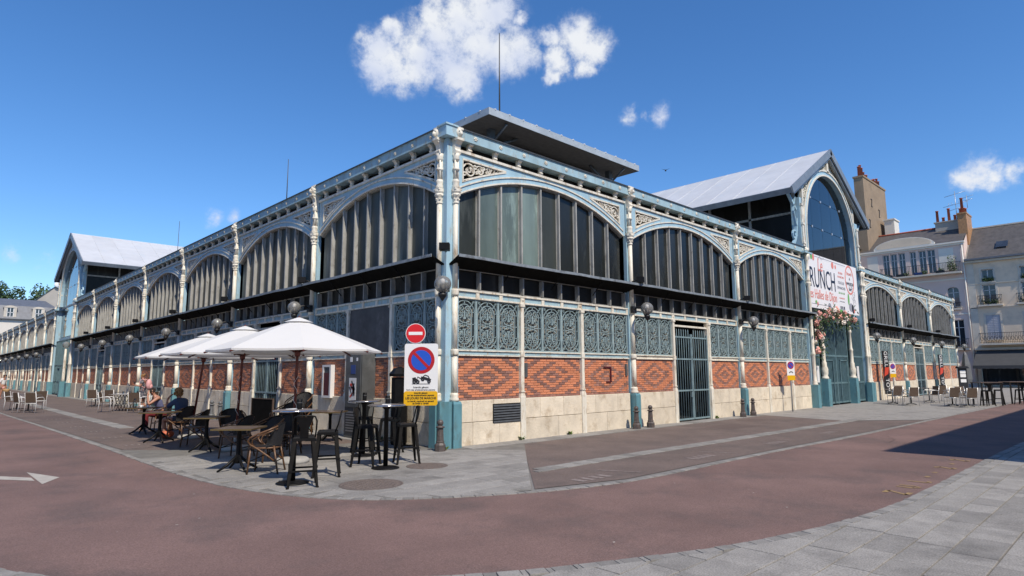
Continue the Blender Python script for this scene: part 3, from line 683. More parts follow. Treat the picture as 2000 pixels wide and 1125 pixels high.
@cached
def column_kit():
    ped = MB(); ped.box(-.135, .135, -.23, .04, 0, .94); k = ped.add([(-.135,-.23,.94),(.135,-.23,.94),(.135,.04,.94),(-.135,.04,.94),(-.12,-.2,1.0),(.12,-.2,1.0),(.12,.04,1.0),(-.12,.04,1.0)])
    for q in ((0,1,5,4),(1,2,6,5),(2,3,7,6),(3,0,4,7),(4,5,6,7)): ped.face([k + j for j in q])
    sh = MB(); sh.lathe([(.125,1.0),(.125,1.05),(.10,1.10),(.115,1.14),(.088,1.18)], 16, 0, -.09)
    sh.lathe([(.085,1.18),(.082,2.0)], 16, 0, -.09, flute=.12); sh.lathe([(.10,2.0),(.105,2.03),(.105,2.10),(.10,2.13)], 16, 0, -.09)
    sh.lathe([(.08,2.13),(.078,3.32)], 16, 0, -.09, flute=.12); sh.lathe([(.095,3.32),(.10,3.36),(.10,3.44),(.095,3.47)], 16, 0, -.09); sh.lathe([(.075,3.47),(.07,5.42)], 16, 0, -.09, flute=.12)
    cap = MB(); cap.lathe([(.072,5.42),(.09,5.44),(.08,5.47),(.085,5.55),(.125,5.63),(.11,5.66),(.135,5.70),(.135,5.74)], 12, 0, -.09, sm=False)
    for j in range(6): a = j * pi / 3; cap.sphere((.10 * cos(a), -.09 + .10 * sin(a), 5.62), .035, 6); cap.sphere((.09 * cos(a + .5), -.09 + .09 * sin(a + .5), 5.53), .028, 6)
    cap.box(-.12, .12, -.2, .03, 5.74, 5.78)
    up = MB()
    up.lathe([(.10,5.78),(.11,5.82),(.085,5.88),(.10,5.93),(.10,5.97),(.07,6.0)], 12, 0, -.09)
    for dx, dy in ((-.05, -.12), (.05, -.12), (-.05, -.05), (.05, -.05)): up.tube([(dx, dy, 5.97), (dx, dy, 6.47)], .022, 6)
    up.lathe([(.05, 6.0), (.05, 6.2), (.1, 6.22), (.1, 6.26), (.05, 6.28), (.05, 6.45)], 10, 0, -.085)
    up.lathe([(.07,6.44),(.10,6.48),(.085,6.54),(.11,6.60)], 12, 0, -.09)
    con = MB(); con.xprism([(.02,6.6),(-.17,6.6),(-.19,6.66),(-.15,6.72),(-.17,6.82),(-.25,6.9),(-.25,6.955),(.02,6.955)], -.10, .10)
    con.box(-.12, .12, -.27, .02, 6.90, 6.957)
    li = MB(); li.sphere((0, -.18, 7.09), .115, 10, sz=1.05, sy=.8); li.sphere((0, -.27, 7.05), .055, 8); li.sphere((0, -.29, 7.035), .03, 6)
    for j in range(10): a = j * pi / 5; li.sphere((.10 * cos(a), -.17, 7.09 + .115 * sin(a)), .042, 6)
    for q in (-1, 1): li.sphere((q * .045, -.262, 7.115), .02, 6); li.sphere((q * .085, -.2, 7.19), .028, 6)
    li.box(-.16, .16, -.2, .0, 7.19, 7.24)
    pil = MB().box(-.115, .115, -.035, .08, 1.0, 6.957)
    return [('column', sh.mesh('column', 'white_paint'), [('pedestal', ped.mesh('pedestal', 'teal'), []), ('capital', cap.mesh('capital', 'white_paint'), []), ('baluster', up.mesh('baluster', 'white_paint'), []),
            ('console', con.mesh('console', 'white_paint'), []), ('lion_head', li.mesh('lion_head', 'white_paint'), []), ('pilaster', pil.mesh('pilaster', 'blue'), [])])]
@cached
def bracket_mesh(): return MB().xprism([(.0,6.765),(-.06,6.765),(-.085,6.80),(-.06,6.84),(-.085,6.90),(-.135,6.925),(-.135,6.955),(.0,6.955)], -.055, .055).mesh('bracket', 'white_paint')
@cached
def rosette_mesh():
    mb = MB()
    for j in range(6): a = j * pi / 3; mb.sphere((.038 * cos(a), .038 * sin(a), 0), .026, 6, sz=.5)
    mb.sphere((0, 0, .005), .022, 6); mb.xf(Matrix.Rotation(pi / 2, 4, 'X')); return mb.mesh('rosette', 'white_paint')
@cached
def cornice_meshes(Wb):
    fa = MB().box(0, Wb, -.15, -.09, 6.985, 7.19).box(0, Wb, -.165, -.088, 6.96, 6.985).box(0, Wb, -.165, -.088, 7.19, 7.205).box(0, Wb, -.0895, .3, 6.962, 6.98)
    gu = MB().box(0, Wb, -.185, -.06, 7.206, 7.235).box(0, Wb, -.085, .25, 6.985, 7.20)
    fr = MB()
    for i in range(3): fr.box(.15, Wb - .15, .1 + i*.02, .12 + i*.02, 6.77 + i*.065, 6.82 + i*.065)
    fr.box(.15, Wb - .15, .2, .22, 6.765, 6.96)
    return fa.mesh('cornice', 'blue_pale'), gu.mesh('gutter', 'gutter'), fr.mesh('frieze_louvre', 'dark_inside')
@cached
def gate_kit(w):
    """double door of iron bars with the frame round it"""
    fr = MB().box(-.02, .035, -.05, .08, 0, 3.29).box(w - .035, w + .02, -.05, .08, 0, 3.29).box(.035, w - .035, -.03, .08, 3.08, 3.14)
    ch = []
    for s in (0, 1):
        x0, x1 = (.04, w/2 - .012) if not s else (w/2 + .012, w - .04); mb = MB()
        mb.box(x0, x0 + .045, -.03, .015, .06, 2.86).box(x1 - .045, x1, -.03, .015, .06, 2.86)
        for z in (.06, .98, 2.0, 2.72): mb.box(x0, x1, -.032, .017, z, z + .05)
        n = 7
        for i in range(1, n): x = lerp(x0 + .02, x1 - .02, i / n); mb.tube([(x, -.008, .1), (x, -.008, 2.95), (x, -.008, 3.02)], [.015, .015, .002], 6)
        if not s: mb.box(x1 - .12, x1 - .045, -.05, .02, .78, .95)
        ch.append(('door_leaf', mb.mesh('door_leaf', 'door_iron'), []))
    return [('gate', fr.mesh('gate', 'white_paint'), ch)]

def place(k, loc, rz, sc=None):
    for p in k: tree(p, hall, loc, rz, sc)
nbr = [0]
def bay(loc, rz, Wb, layout, glass, near=0, sx=1, backing='backing', canopy_seed=0, simple=False):
    """one bay of the facade; layout holds g (grille), d (door), b (blank board) from left to right as seen"""
    L = Vector(loc); ax = Vector((cos(rz), sin(rz), 0)); sc = (sx, 1, 1) if sx != 1 else None
    place(window_kit(Wb, glass), loc, rz, sc); place(lower_kit(Wb), loc, rz, sc); place(panel_kit(Wb), loc, rz, sc); place(canopy_kit(Wb, canopy_seed % 3), loc, rz, sc); place(band_kit(Wb), loc, rz, sc)
    a, b, c = cornice_meshes(Wb); o = obj('cornice', a, hall, loc, rz, sc); obj('gutter', b, o); obj('frieze_louvre', c, o)
    nb = 8
    for i in range(nb):
        x = (i + .75) * (Wb - .0) / (nb + .5); obj('bracket', bracket_mesh(), o, (x, 0, 0)); obj('rosette', rosette_mesh(), o, (x + .1, -.155, 7.09))
    third = Wb / 3
    if 'd' not in layout: place(sill_kit(Wb), loc, rz, sc)
    for i, t in enumerate(layout):
        x0 = i * third + (.17 if i == 0 else .06); x1 = (i + 1) * third - (.17 if i == 2 else .06); w = round(x1 - x0, 3); P = tuple(L + ax * x0 * sx)
        if t == 'd': place(gate_kit(w), P, rz, sc); continue
        if t == 'b':
            obj('blank_board', MB().box(0, w, -.03, .03, 2.0, 3.29).mesh('blank_board', 'grey_board'), hall, P, rz)
        else:
            place(grille_kit(w, 3, backing), P, rz, sc)
            if 'd' in layout:
                obj('sill', MB().box(0, w, -.06, .05, 2.10, 2.128).box(0, w, -.055, .05, 1.995, 2.022).box(0, w, -.02, .05, 2.022, 2.10).mesh('sill', 'white_paint'), hall, P, rz, sc)
        if sx == 1: brick_panel(P, rz, w, near > i)
        else:
            q = obj('brick_panel', mortar_mesh(w), hall, P, rz, sc); c2 = obj('brickwork', brick_mesh(w), q); c2['kind'] = 'stuff'
        place(stone_kit(w, (canopy_seed * 3 + i) % 5, simple), P, rz, sc)
    for i in (1, 2): place(colonnette_kit(), tuple(L + ax * i * third * sx), rz)
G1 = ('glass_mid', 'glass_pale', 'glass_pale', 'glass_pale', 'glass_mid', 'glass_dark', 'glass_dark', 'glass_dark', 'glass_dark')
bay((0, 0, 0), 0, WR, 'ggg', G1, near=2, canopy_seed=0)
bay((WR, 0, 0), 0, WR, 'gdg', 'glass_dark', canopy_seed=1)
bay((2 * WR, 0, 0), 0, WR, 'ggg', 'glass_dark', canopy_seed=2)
PX0, PX1 = 3 * WR, 28.16; SX = (49.9 - PX1) / 3 / WR
for i, lay in enumerate(('ggg', 'gdg', 'ggg')): bay((PX1 + i * WR * SX, 0, 0), 0, WR, lay, 'glass_dark', sx=SX, backing='backing_green' if i == 2 else 'backing', canopy_seed=i, simple=True)
for x in (WR, 2 * WR): place(column_kit(), (x, 0, 0), 0, (.86, 1, 1))
for i in (1, 2, 3): place(column_kit(), (PX1 + i * WR * SX, 0, 0), 0, (.86, 1, 1))
for i in range(7):
    bay((0, (i + 1) * WL, 0), RZL, WL, ('gbg' if i == 0 else 'gdg' if i % 2 else 'ggg'), 'glass_green', canopy_seed=i, simple=i > 2)
    if i < 6: place(column_kit(), (0, (i + 1) * WL, 0), RZL, (.86, 1, 1))
PY0, PY1 = 7 * WL, 52.8
for i in range(8):
    y0 = PY1 + i * WL; bay((0, y0 + WL, 0), RZL, WL, ('gdg' if i % 2 else 'ggg'), 'glass_green', canopy_seed=i, simple=True); place(column_kit(), (0, y0 + WL, 0), RZL, (.86, 1, 1))
# corner
place(column_kit(), (.165, 0, 0), 0, (.84, 1, 1)); place(column_kit(), (0, .165, 0), RZL, (.84, 1, 1))
cpst = MB().box(-.075, .2, -.075, .2, 1.0, 6.957); cpst.box(-.16, .24, -.16, .24, 0, 1.0 - .004)
cpo = MB().box(-.06, .3, -.06, .3, 1.0, 6.957)
ped = MB().prism([(-.2, .02), (-.2, -.06), (-.06, -.2), (.02, -.2), (.02, .02)], 0, 1.0)
obj('corner_post', cpo.mesh('corner_post', 'blue'), hall); obj('corner_pedestal', ped.mesh('corner_pedestal', 'teal'), hall)
cc = MB().box(-.21, .12, -.21, .12, 6.962, 7.2).box(-.235, .12, -.235, .12, 7.2, 7.24); obj('corner_cornice', cc.mesh('corner_cornice', 'blue'), hall)
# inside: floor, near-black liner walls added to stand in for interior shade, flat roof
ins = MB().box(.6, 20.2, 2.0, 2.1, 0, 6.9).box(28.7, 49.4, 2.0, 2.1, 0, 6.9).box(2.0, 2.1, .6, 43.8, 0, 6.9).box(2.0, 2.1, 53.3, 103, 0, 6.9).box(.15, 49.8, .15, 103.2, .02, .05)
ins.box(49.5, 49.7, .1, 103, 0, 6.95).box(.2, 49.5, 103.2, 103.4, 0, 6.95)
obj('interior_shade_liner', ins.mesh('interior_shade_liner', 'dark_inside'), hall)
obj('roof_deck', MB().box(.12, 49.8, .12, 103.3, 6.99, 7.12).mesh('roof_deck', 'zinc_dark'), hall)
# raised lantern roof over the corner pavilion
la = MB(); x0, x1, y0, y1, ze = 6.0, 15.5, 5.3, 39.0, 11.3
la.box(x0, x1, y0, y1, ze - .28, ze - .24, 1)
lf = MB().box(x0 - .02, x1 + .02, y0 - .02, y0 + .04, ze - .27, ze).box(x0 - .02, x0 + .04, y0 + .04, y1, ze - .27, ze).box(x1 - .04, x1 + .02, y0 + .04, y1, ze - .27, ze)
k = la.add([(x0, y0, ze - .02), (x1, y0, ze - .02), (x1, y1, ze - .02), (x0, y1, ze - .02), ((x0+x1)/2, y0 + 4.7, ze + .55), ((x0+x1)/2, y1 - 4.7, ze + .55)])
for q in ((0,1,4),(1,2,5,4),(2,3,5),(3,0,4,5)): la.face([k + j for j in q])
lo = obj('lantern_roof', la.mesh('lantern_roof', 'zinc', 'soffit'), hall); obj('fascia', lf.mesh('fascia', 'zinc_mid'), lo)
for i in range(13):
    x = x0 + .3 + i * .74; obj('seam', MB().tube([(x, y0 - .04, ze + .0), (x, y0 + 1.5, ze + .16)], .035, 6).mesh('seam', 'zinc'), lo)
for i in range(40):
    y = y0 + .5 + i * .84; obj('seam', MB().tube([(x0 - .04, y, ze + .0), (x0 + 1.2, y, ze + .14)], .035, 6).mesh('seam', 'zinc'), lo)
lw = MB()
for x in (x0 + 1.0, x1 - 1.0):
    for y in frange(y0 + 1, y1 - 1, 6): lw.box(x - .12, x + .12, y - .12, y + .12, 7.1, ze - .28)
obj('lantern_post', lw.mesh('lantern_post', 'bar_dark'), hall)
lb = MB()
for j in range(9): z = 7.3 + j * .4; lb.xprism([(y0 + 1.25, z), (y0 + 1.5, z + .34), (y0 + 1.52, z + .34), (y0 + 1.27, z)], x0 + 1.1, x1 - 1.1)
lb.box(x0 + 1.5, x1 - 1.5, y0 + 1.6, y1 - 1.6, 7.1, ze - .29)
obj('lantern_louvre', lb.mesh('lantern_louvre', 'soffit'), hall)
st = MB()
for x, a in ((x0 + 1.0, 1), (x1 - 1.0, -1)): st.tube([(x, y0 + 1, ze - 1.0), (x + a * 1.4, y0 + 1, ze - .3)], .06, 6); st.tube([(x, y0 + 1, ze - .9), (x, y0 + .1, ze - .35)], .05, 6)
obj('lantern_strut', st.mesh('lantern_strut', 'bar_dark'), hall)
for (x, y, za, zb) in ((6.9, 5.7, 11.2, 14.75), (6.2, 23, 11.2, 13.95), (6.2, 43.5, 7, 14.0)):
    obj('lightning_rod', MB().tube([(x, y, za), (x, y, zb)], [.035, .018], 6).mesh('lightning_rod', 'bar_dark'), hall)

# ------------------------------------------------------------------ portals
def portal(loc, rz, sx, Wp=7.43):
    sc = (sx, 1, 1) if sx != 1 else None; c = Wp / 2; R = 3.3; zc = 8.15; apex = 12.85; sl = .575
    def add(name, me, parent=None, l=(0, 0, 0)):
        return obj(name, me, parent, l) if parent else obj(name, me, hall, loc, rz, sc)
    gab = lambda x: apex - .22 - sl * abs(x - c)
    arc = lambda x: zc + sqrt(max(0, R * R - (x - c) ** 2))
    # piers
    for xp, tw2 in ((-.22, (0,)), (Wp - .05, (-.17, .17))):
        hwp = .13 if len(tw2) == 1 else .22; pr = MB().box(xp - hwp, xp + hwp, -.1, .3, 1.0, 9.6); o = add('pier', pr.mesh('pier', 'blue'))
        pd = MB()
        for dx in tw2: pd.box(xp + dx - .15, xp + dx + .15, -.36, -.1, 0, 1.0)
        pd.box(xp - hwp - .03, xp + hwp + .03, -.3, .3, 0, .998); obj('pedestal', pd.mesh('pedestal', 'teal'), o)
        for dx in tw2:
            q = MB(); q.lathe([(.12,1.0),(.12,1.05),(.09,1.1),(.105,1.16),(.078,1.2),(.075,2.3),(.095,2.33),(.095,2.42),(.072,2.45),(.068,5.3),(.085,5.35),(.08,5.42),(.12,5.55),(.12,5.62)], 12, xp + dx, -.2, flute=.08)
            q.lathe([(.09,5.62),(.10,5.72),(.06,5.8),(.06,6.1),(.09,6.13),(.09,6.2),(.06,6.24),(.06,6.6),(.1,6.66),(.08,6.74),(.14,6.9)], 10, xp + dx, -.2); obj('pier_column', q.mesh('pier_column', 'white_paint'), o)
            h = MB(); h.sphere((xp + dx, -.22, 7.1), .12, 8)
            for j in range(8): a = j * pi / 4; h.sphere((xp + dx + .1 * cos(a), -.2, 7.1 + .11 * sin(a)), .045, 6)
            obj('lion_head', h.mesh('lion_head', 'white_paint'), o)
        obj('impost', MB().box(xp - .42, xp + .42, -.32, .3, 6.93, 7.0).box(xp - .38, xp + .38, -.12, .3, 7.0, 7.2).mesh('impost', 'blue'), o)
        up = MB().box(xp - .09, xp + .09, -.16, -.1, 7.3, 9.3)
        for z in (7.4, 8.3, 9.2): up.box(xp - .12, xp + .12, -.19, -.1, z, z + .1)
        obj('panel_strip', up.mesh('panel_strip', 'white_paint'), o)
        s = -1 if xp < c else 1; br = MB()
        br.bar([(xp + s * (.24 + .75 * (1 - cos(t))), 7.25 + 1.35 * (1 - sin(t))) for t in frange(0, pi / 2, 8)], .12, .0, .12); br.bar([(xp + s * .3, 9.6), (xp + s * .55, 8.9), (xp + s * .3, 8.2)], .05, .0, .1); br.bar(spiral(xp + s * .55, 7.75, .28, .05, 0, 2.5 * pi, 14), .06, .02, .1)
        br.bar([(xp + s * .22, 9.0), (xp + s * 1.25, 9.85)], .10, .0, .12)
        obj('side_bracket', br.mesh('side_bracket', 'blue'), o)
    # gable front
    xs = [x for x in frange(.14, Wp - .14, 40)]
    low = lambda x: arc(x) + .42 if abs(x - c) < R else zc
    rg = MB()
    ang = frange(0, pi, 32)
    def ring(r0, r1, y0, y1, zb=7.2):
        pts = [(c + (r0 + r1) / 2, zb)] + [(c + (r0 + r1) / 2 * cos(t), zc + (r0 + r1) / 2 * sin(t)) for t in ang] + [(c - (r0 + r1) / 2, zb)]
        rg.bar(pts, r1 - r0, y0, y1)
    ring(R, R + .26, -.06, .2); o = add('portal_arch', rg.mesh('portal_arch', 'blue'))
    rg = MB(); ring(R - .03, R + .05, -.1, -.06); ring(R + .22, R + .3, -.1, -.06); obj('arch_moulding', rg.mesh('arch_moulding', 'white_paint'), o)
    lc = MB(); r1 = random.Random(2)
    for i in range(34):
        x = lerp(.2, Wp - .2, (i + .5) / 34); z0, z1 = low(x) - .1, gab(x) - .05
        if z1 - z0 < .12: continue
        n = max(1, int((z1 - z0) / .24))
        for j in range(n):
            z = lerp(z0, z1, (j + .5) / n); rr = min(.14, (z1 - z0) / n / 2); lc.bar(spiral(x, z, rr, .03, r1.uniform(0, 6), r1.uniform(8, 12), 10), .05, -.02, .04)
    lc.slab(xs, lambda x: gab(x) - .1, lambda x: gab(x) + .04, -.08, .06); lc.box(.14, .26, -.06, .06, 8.2, gab(.2)); lc.box(Wp - .26, Wp - .14, -.06, .06, 8.2, gab(.2)); lc.box(c - .12, c + .12, -.1, .06, arc(c) + .2, gab(c))
    obj('gable_lacework', lc.mesh('gable_lacework', 'white_paint'), o)
    bkp = MB().slab(xs, low, lambda x: gab(x) + .02, .08, .12); obj('gable_board', bkp.mesh('gable_board', 'blue_pale'), o)
    # arch glass
    gl = MB().box(.3, Wp - .3, .14, .2, 4.35, 4.6); go = add('transom', gl.mesh('transom', 'blue'))
    cols = frange(c - R, c + R, 5); rows = [4.62, 7.15, 8.6, 10.05, 11.6]
    for i in range(5):
        for j in range(4):
            a, b = cols[i] + .01, cols[i + 1] - .01; zl, zh = rows[j] + .01, rows[j + 1] - .01; xx = [x for x in frange(a, b, 8) if arc(x) > zl + .02]
            if len(xx) < 2: continue
            obj('pane', MB().slab(xx, lambda x: zl, lambda x: min(zh, arc(x)), .16, .175).mesh('pane', 'portal_glass'), go)
    pt = MB()
    for i in range(1, 5):
        for z in rows[1:4]:
            if arc(cols[i]) > z + .1: pt.box(cols[i] - .05, cols[i] + .05, .13, .16, z - .05, z + .05)
    obj('glass_clamp', pt.mesh('glass_clamp', 'alu'), go)
    # side walls under the eaves
    for xw, s in ((.0, -1), (Wp, 1)):
        fr = MB()
        for y in frange(.3, 13, 6): fr.box(xw - .05, xw + .05, y - .06, y + .06, 7.1, 10.6)
        fr.box(xw - .05, xw + .05, .3, 13, 8.95, 9.05)
        w = add('side_glazing', fr.mesh('side_glazing', 'bar_grey'))
        for i in range(6):
            y = lerp(.3, 13, i / 6); obj('pane', MB().box(xw - .01, xw + .01, y + .07, y + 2.0, 7.12, 8.94).mesh('pane', 'glass_low'), w); obj('pane', MB().box(xw - .01, xw + .01, y + .07, y + 2.0, 9.06, 10.6).mesh('pane', 'glass_low'), w)
    # roof
    hw = 5.35; th = atan2(sl, 1); Ls = hw / cos(th)
    for s in (-1, 1):
        rf = MB(); rf.box(0, Ls, -.25, 15, -.14, -.03); rf.xf(Matrix.Translation((c, 0, apex)) @ (Matrix.Rotation(th, 4, 'Y') if s > 0 else Matrix.Scale(-1, 4, (1, 0, 0)) @ Matrix.Rotation(th, 4, 'Y')))
        r = add('portal_roof', rf.mesh('portal_roof', 'soffit'))
        for i in range(5):
            for j in range(11):
                a, b = lerp(0, Ls, i / 5), lerp(0, Ls, (i + 1) / 5); y0, y1 = lerp(-.27, 15, j / 11), lerp(-.27, 15, (j + 1) / 11)
                q = MB().tbox(a - .02, b + .0, y0 + .008, y1 - .008, -.03, .0 - .0015 * i, .006); q.box(a, b, y0 - .01, y0 + .01, -.03, .014)
                q.xf(Matrix.Translation((c, 0, apex)) @ (Matrix.Rotation(th, 4, 'Y') if s > 0 else Matrix.Scale(-1, 4, (1, 0, 0)) @ Matrix.Rotation(th, 4, 'Y')))
                obj('zinc_sheet', q.mesh('zinc_sheet', 'zinc'), r)
        bg_ = MB().box(0, Ls + .03, -.33, -.26, -.30, .04).box(Ls, Ls + .08, -.3, 15, -.26, .0).box(0, Ls - .25, -.24, -.12, -.42, -.15)
        bg_.xf(Matrix.Translation((c, 0, apex)) @ (Matrix.Rotation(th, 4, 'Y') if s > 0 else Matrix.Scale(-1, 4, (1, 0, 0)) @ Matrix.Rotation(th, 4, 'Y')))
        obj('bargeboard', bg_.mesh('bargeboard', 'zinc_dark'), r)
    # gates
    for (a, b, nb) in ((.1, 1.05, 6), (1.4, Wp - 2.55, 22), (Wp - 2.2, Wp - .3, 11)):
        g = MB().box(a, a + .07, .0, .06, .05, 4.34).box(b - .07, b, .0, .06, .05, 4.34)
        if nb > 12: g.box((a + b) / 2 - .05, (a + b) / 2 + .05, -.01, .07, .05, 4.34)
        for z in (.08, 1.0, 2.3, 4.26): g.box(a, b, -.005, .065, z, z + .08)
        if nb > 12:
            for (u, v) in ((a + .25, (a + b) / 2 - .45), ((a + b) / 2 + .45, b - .25)):
                g.box(u, u + .05, -.03, 0, .1, 2.15).box(v - .05, v, -.03, 0, .1, 2.15).box(u, v, -.03, 0, 2.1, 2.15)
        g.box(a, b, .055, .062, .1, 2.28)
        for i in range(1, nb): x = lerp(a, b, i / nb); g.box(x - .018, x + .018, -.004, .05, .1, 4.3)
        add('gate', g.mesh('gate', 'teal_dark'))
    bk = MB().box(.3, Wp - .3, 3.5, 3.6, .06, 4.5).box(.02, .06, .3, 3.5, .06, 4.5).box(Wp - .06, Wp - .02, .3, 3.5, .06, 4.5); add('porch_shade_liner', bk.mesh('porch_shade_liner', 'dark_inside'))  # near-black liners here and below put the inner shade into the colour
    dk = MB().box(.08, Wp - .08, 9.5, 9.6, 7.1, 11); add('far_shade_liner', dk.mesh('far_shade_liner', 'dark_inside'))
portal((PX0, 0, 0), 0, 1.0)
portal((0, PY1, 0), RZL, (PY1 - PY0) / 7.43)
# plaques on the side gates, wall fittings
for x in (21.3, 26.75): tag(obj('notice_board', MB().box(-.14, .14, -.05, -.02, 0, .75).box(-.11, .11, -.054, -.05, .06, .68).mesh('notice_board', 'sign_white'), None, (x, -.02, 1.1)), 'white notice board on the portal side gate %s' % ('left of the big gate' if x < 24 else 'right of the big gate'), 'notice board', 'notice boards on the portal gates')
tag(obj('cellar_vent', MB().box(0, .95, -.0635, -.062, .46, .9).mesh('cellar_vent', 'dark_inside'), None, (1.33, -.004, 0)), 'black louvred cellar vent low in the stone base by the corner', 'vent')
vt = bpy.data.objects['cellar_vent']
for j in range(7): obj('slat', MB().xprism([(-.066, .47 + j*.06), (-.085, .475 + j*.06), (-.068, .51 + j*.06)], .02, .93).mesh('slat', 'gutter'), vt)
fm = MB().box(-.16, .16, -.035, -.028, -.2, .2); fb = MB().box(-.17, .17, -.05, -.03, .18, .21).box(.12, .17, -.05, -.03, -.2, .18).box(-.06, .17, -.05, -.03, -.22, -.19)
tag(obj('bracket_frame', fb.mesh('bracket_frame', 'wine'), None, (5.72, 0, 1.55)), 'small dark iron frame fixed to the third brick panel', 'bracket')
for (x, lab) in ((2.46, 'left of'), (6.62, 'right of')): tag(obj('call_plate', MB().box(-.045, .045, -.05, -.02, 0, .35).mesh('call_plate', 'cabinet'), None, (x, -.0, 1.5)), 'narrow grey plate on the brick %s the small iron frame' % lab, 'plate')

# lamps on brackets
def lamp_parts():
    ar = MB(); ar.box(-.09, .09, -.2, -.1, -.1, .1); ar.tube([(0, -.18, 0), (0, -.3, .08), (0, -.42, .06), (0, -.5, -.08), (0, -.56, -.25), (0, -.62, -.25)], .024, 6)
    gb = MB().sphere((0, -.62, .0), .185, 18)
    so = MB().lathe([(.085, -.26), (.09, -.2), (.07, -.19), (.07, -.02), (.05, 0)], 10, 0, -.62); so.lathe([(.012, -.36), (.05, -.3), (.085, -.25)], 10, 0, -.62)
    bl = MB().sphere((0, -.62, .06), .055, 8, sz=1.3)
    return [('bracket_arm', ar.mesh('bracket_arm', 'iron'), []), ('globe', gb.mesh('globe', 'globe'), []), ('socket', so.mesh('socket', 'iron'), []), ('bulb', bl.mesh('bulb', 'porcelain'), [])]
LP = lamp_parts()
order = ['first', 'second', 'third', 'fourth', 'fifth', 'sixth']
def wl(loc, rz, label): kit(LP, 'wall_lamp', label, 'lamp', loc, rz, 'globe lamps along the hall')
wl((-.02, -.02, 3.48), -pi / 4, 'clear globe lamp on the blue corner post of the hall')
for i, x in enumerate((WR, 2 * WR)): wl((x, 0, 3.45), 0, 'globe lamp on the sunlit front, %s column from the corner' % order[i])
for i in range(4): wl((PX1 + i * WR * SX + (.2 if i == 0 else 0), 0, 3.45), 0, 'globe lamp right of the big portal, %s from it' % order[i])
for i in range(6): wl((0, (i + 1) * WL, 3.5 if i < 1 else 3.42), RZL, 'globe lamp on the shaded long side, %s column from the corner' % order[i])
for i in range(6): wl((0, PY1 + (i + .9) * WL, 3.4), RZL, 'small far globe lamp past the left portal, %s from it' % order[i])
fl = MB().box(-.11, .11, -.1, .1, -.07, .09); fl.box(-.1, .1, -.115, -.1, -.06, .08); fs = MB().tube([(0, .1, 0), (0, .25, -.05)], .02, 5)
FLK = [('housing', fl.mesh('housing', 'black_metal'), []), ('stay', fs.mesh('stay', 'iron'), [])]
kit(FLK, 'floodlight', 'small black floodlight clamped to the blue corner post', 'floodlight', (-.28, -.28, 4.33), -pi / 4, 'black floodlights over the canopies')
for i, x in enumerate((WR, 2 * WR)): kit(FLK, 'floodlight', 'black floodlight above the canopy of the sunlit front, %s column from the corner' % order[i], 'floodlight', (x, -.42, 4.32), .5, 'black floodlights over the canopies')
for i in range(6): kit(FLK, 'floodlight', 'black floodlight above the long side canopy, %s column from the corner' % order[i], 'floodlight', (-.42, (i + 1) * WL, 4.32), RZL - .5, 'black floodlights over the canopies')
for i in range(3): kit(FLK, 'floodlight', 'black floodlight right of the portal, %s column from it' % order[i], 'floodlight', (PX1 + i * WR * SX + .35, -.42, 4.32), .5, 'black floodlights over the canopies')
# lamp columns by the gate
def gate_post(loc, label, globe):
    t = thing('lamp_post' if globe else 'gate_post', label, 'lamp post' if globe else 'post', loc)
    obj('pedestal', MB().box(-.19, .19, -.19, .19, 0, 1.25).mesh('pedestal', 'teal'), t)
    q = MB().lathe([(.19,1.25),(.17,1.33),(.13,1.4),(.16,1.5),(.17,1.7),(.12,1.85),(.12,2.0),(.09,2.05),(.085,2.6),(.10,2.63),(.10,2.7),(.07,2.75),(.055,3.5),(.09,3.55),(.09,3.62),(.05,3.7)], 14, flute=.05); obj('shaft', q.mesh('shaft', 'white_paint'), t)
    if globe:
        obj('globe', MB().sphere((0, 0, 4.05), .27, 18).mesh('globe', 'globe'), t); obj('socket', MB().lathe([(.05,3.7),(.12,3.76),(.12,3.82),(.07,3.86),(.07,4.0),(.04,4.02)], 10).mesh('socket', 'iron'), t)
    else: obj('finial', MB().lathe([(.05,3.7),(.1,3.74),(.1,3.8),(.04,3.86),(.06,3.92),(.01,4.0)], 10).mesh('finial', 'white_paint'), t)
gate_post((21.95, -.12, 0), 'white lamp column with clear globe on a teal base at the portal gate', True)
gate_post((25.75, -.12, 0), 'white column without globe on a teal base right of the portal gate', False)
gp = thing('lamp_post', 'white lamp column with clear globe at the distant left portal', 'lamp post', (-.35, PY0 + 1.2, 0))
obj('pedestal', MB().box(-.24, .24, -.24, .24, 0, 1.1).mesh('pedestal', 'teal'), gp); obj('shaft', MB().lathe([(.15,1.1),(.1,1.3),(.09,2.6),(.07,3.5)], 10).mesh('shaft', 'white_paint'), gp); obj('globe', MB().sphere((0, 0, 3.8), .24, 14).mesh('globe', 'globe'), gp)

# banner over the gate
bn = thing('banner', 'white brunch banner with navy and coral lettering over the portal gate', 'banner', (20.66, -.16, 4.5))
BW, BH = 6.7, 2.55
obj('sheet', MB().box(0, BW, 0, .03, 0, BH).mesh('sheet', 'banner'), bn)
def ban(name, me, x, z, y=-.008, rot=0):
    o = obj(name, me, bn, (x, y, z)); o.rotation_euler = (0, rot, 0); return o
def fit(txt, m, x0, x1, z0, z1, **k):
    me = text_mesh(txt, 1, m, **k); xs_ = [v.co.x for v in me.vertices]; zs_ = [v.co.z for v in me.vertices]
    fx = (x1 - x0) / (max(xs_) - min(xs_)); fz = (z1 - z0) / (max(zs_) - min(zs_)); me.transform(Matrix.Diagonal((fx, 1, fz, 1))); me.transform(Matrix.Translation((x0 - min(xs_) * fx, 0, z0 - min(zs_) * fz))); ban('lettering', me, 0, 0)
fit('RUNCH', 'navy', .22, 3.4, .98, 1.92)
fit('Le', 'coral', 1.25, 1.85, 1.80, 2.42, shear=.1)
fit('es Halles de Dijon', 'coral', .12, 3.5, .32, .90, shear=.1)
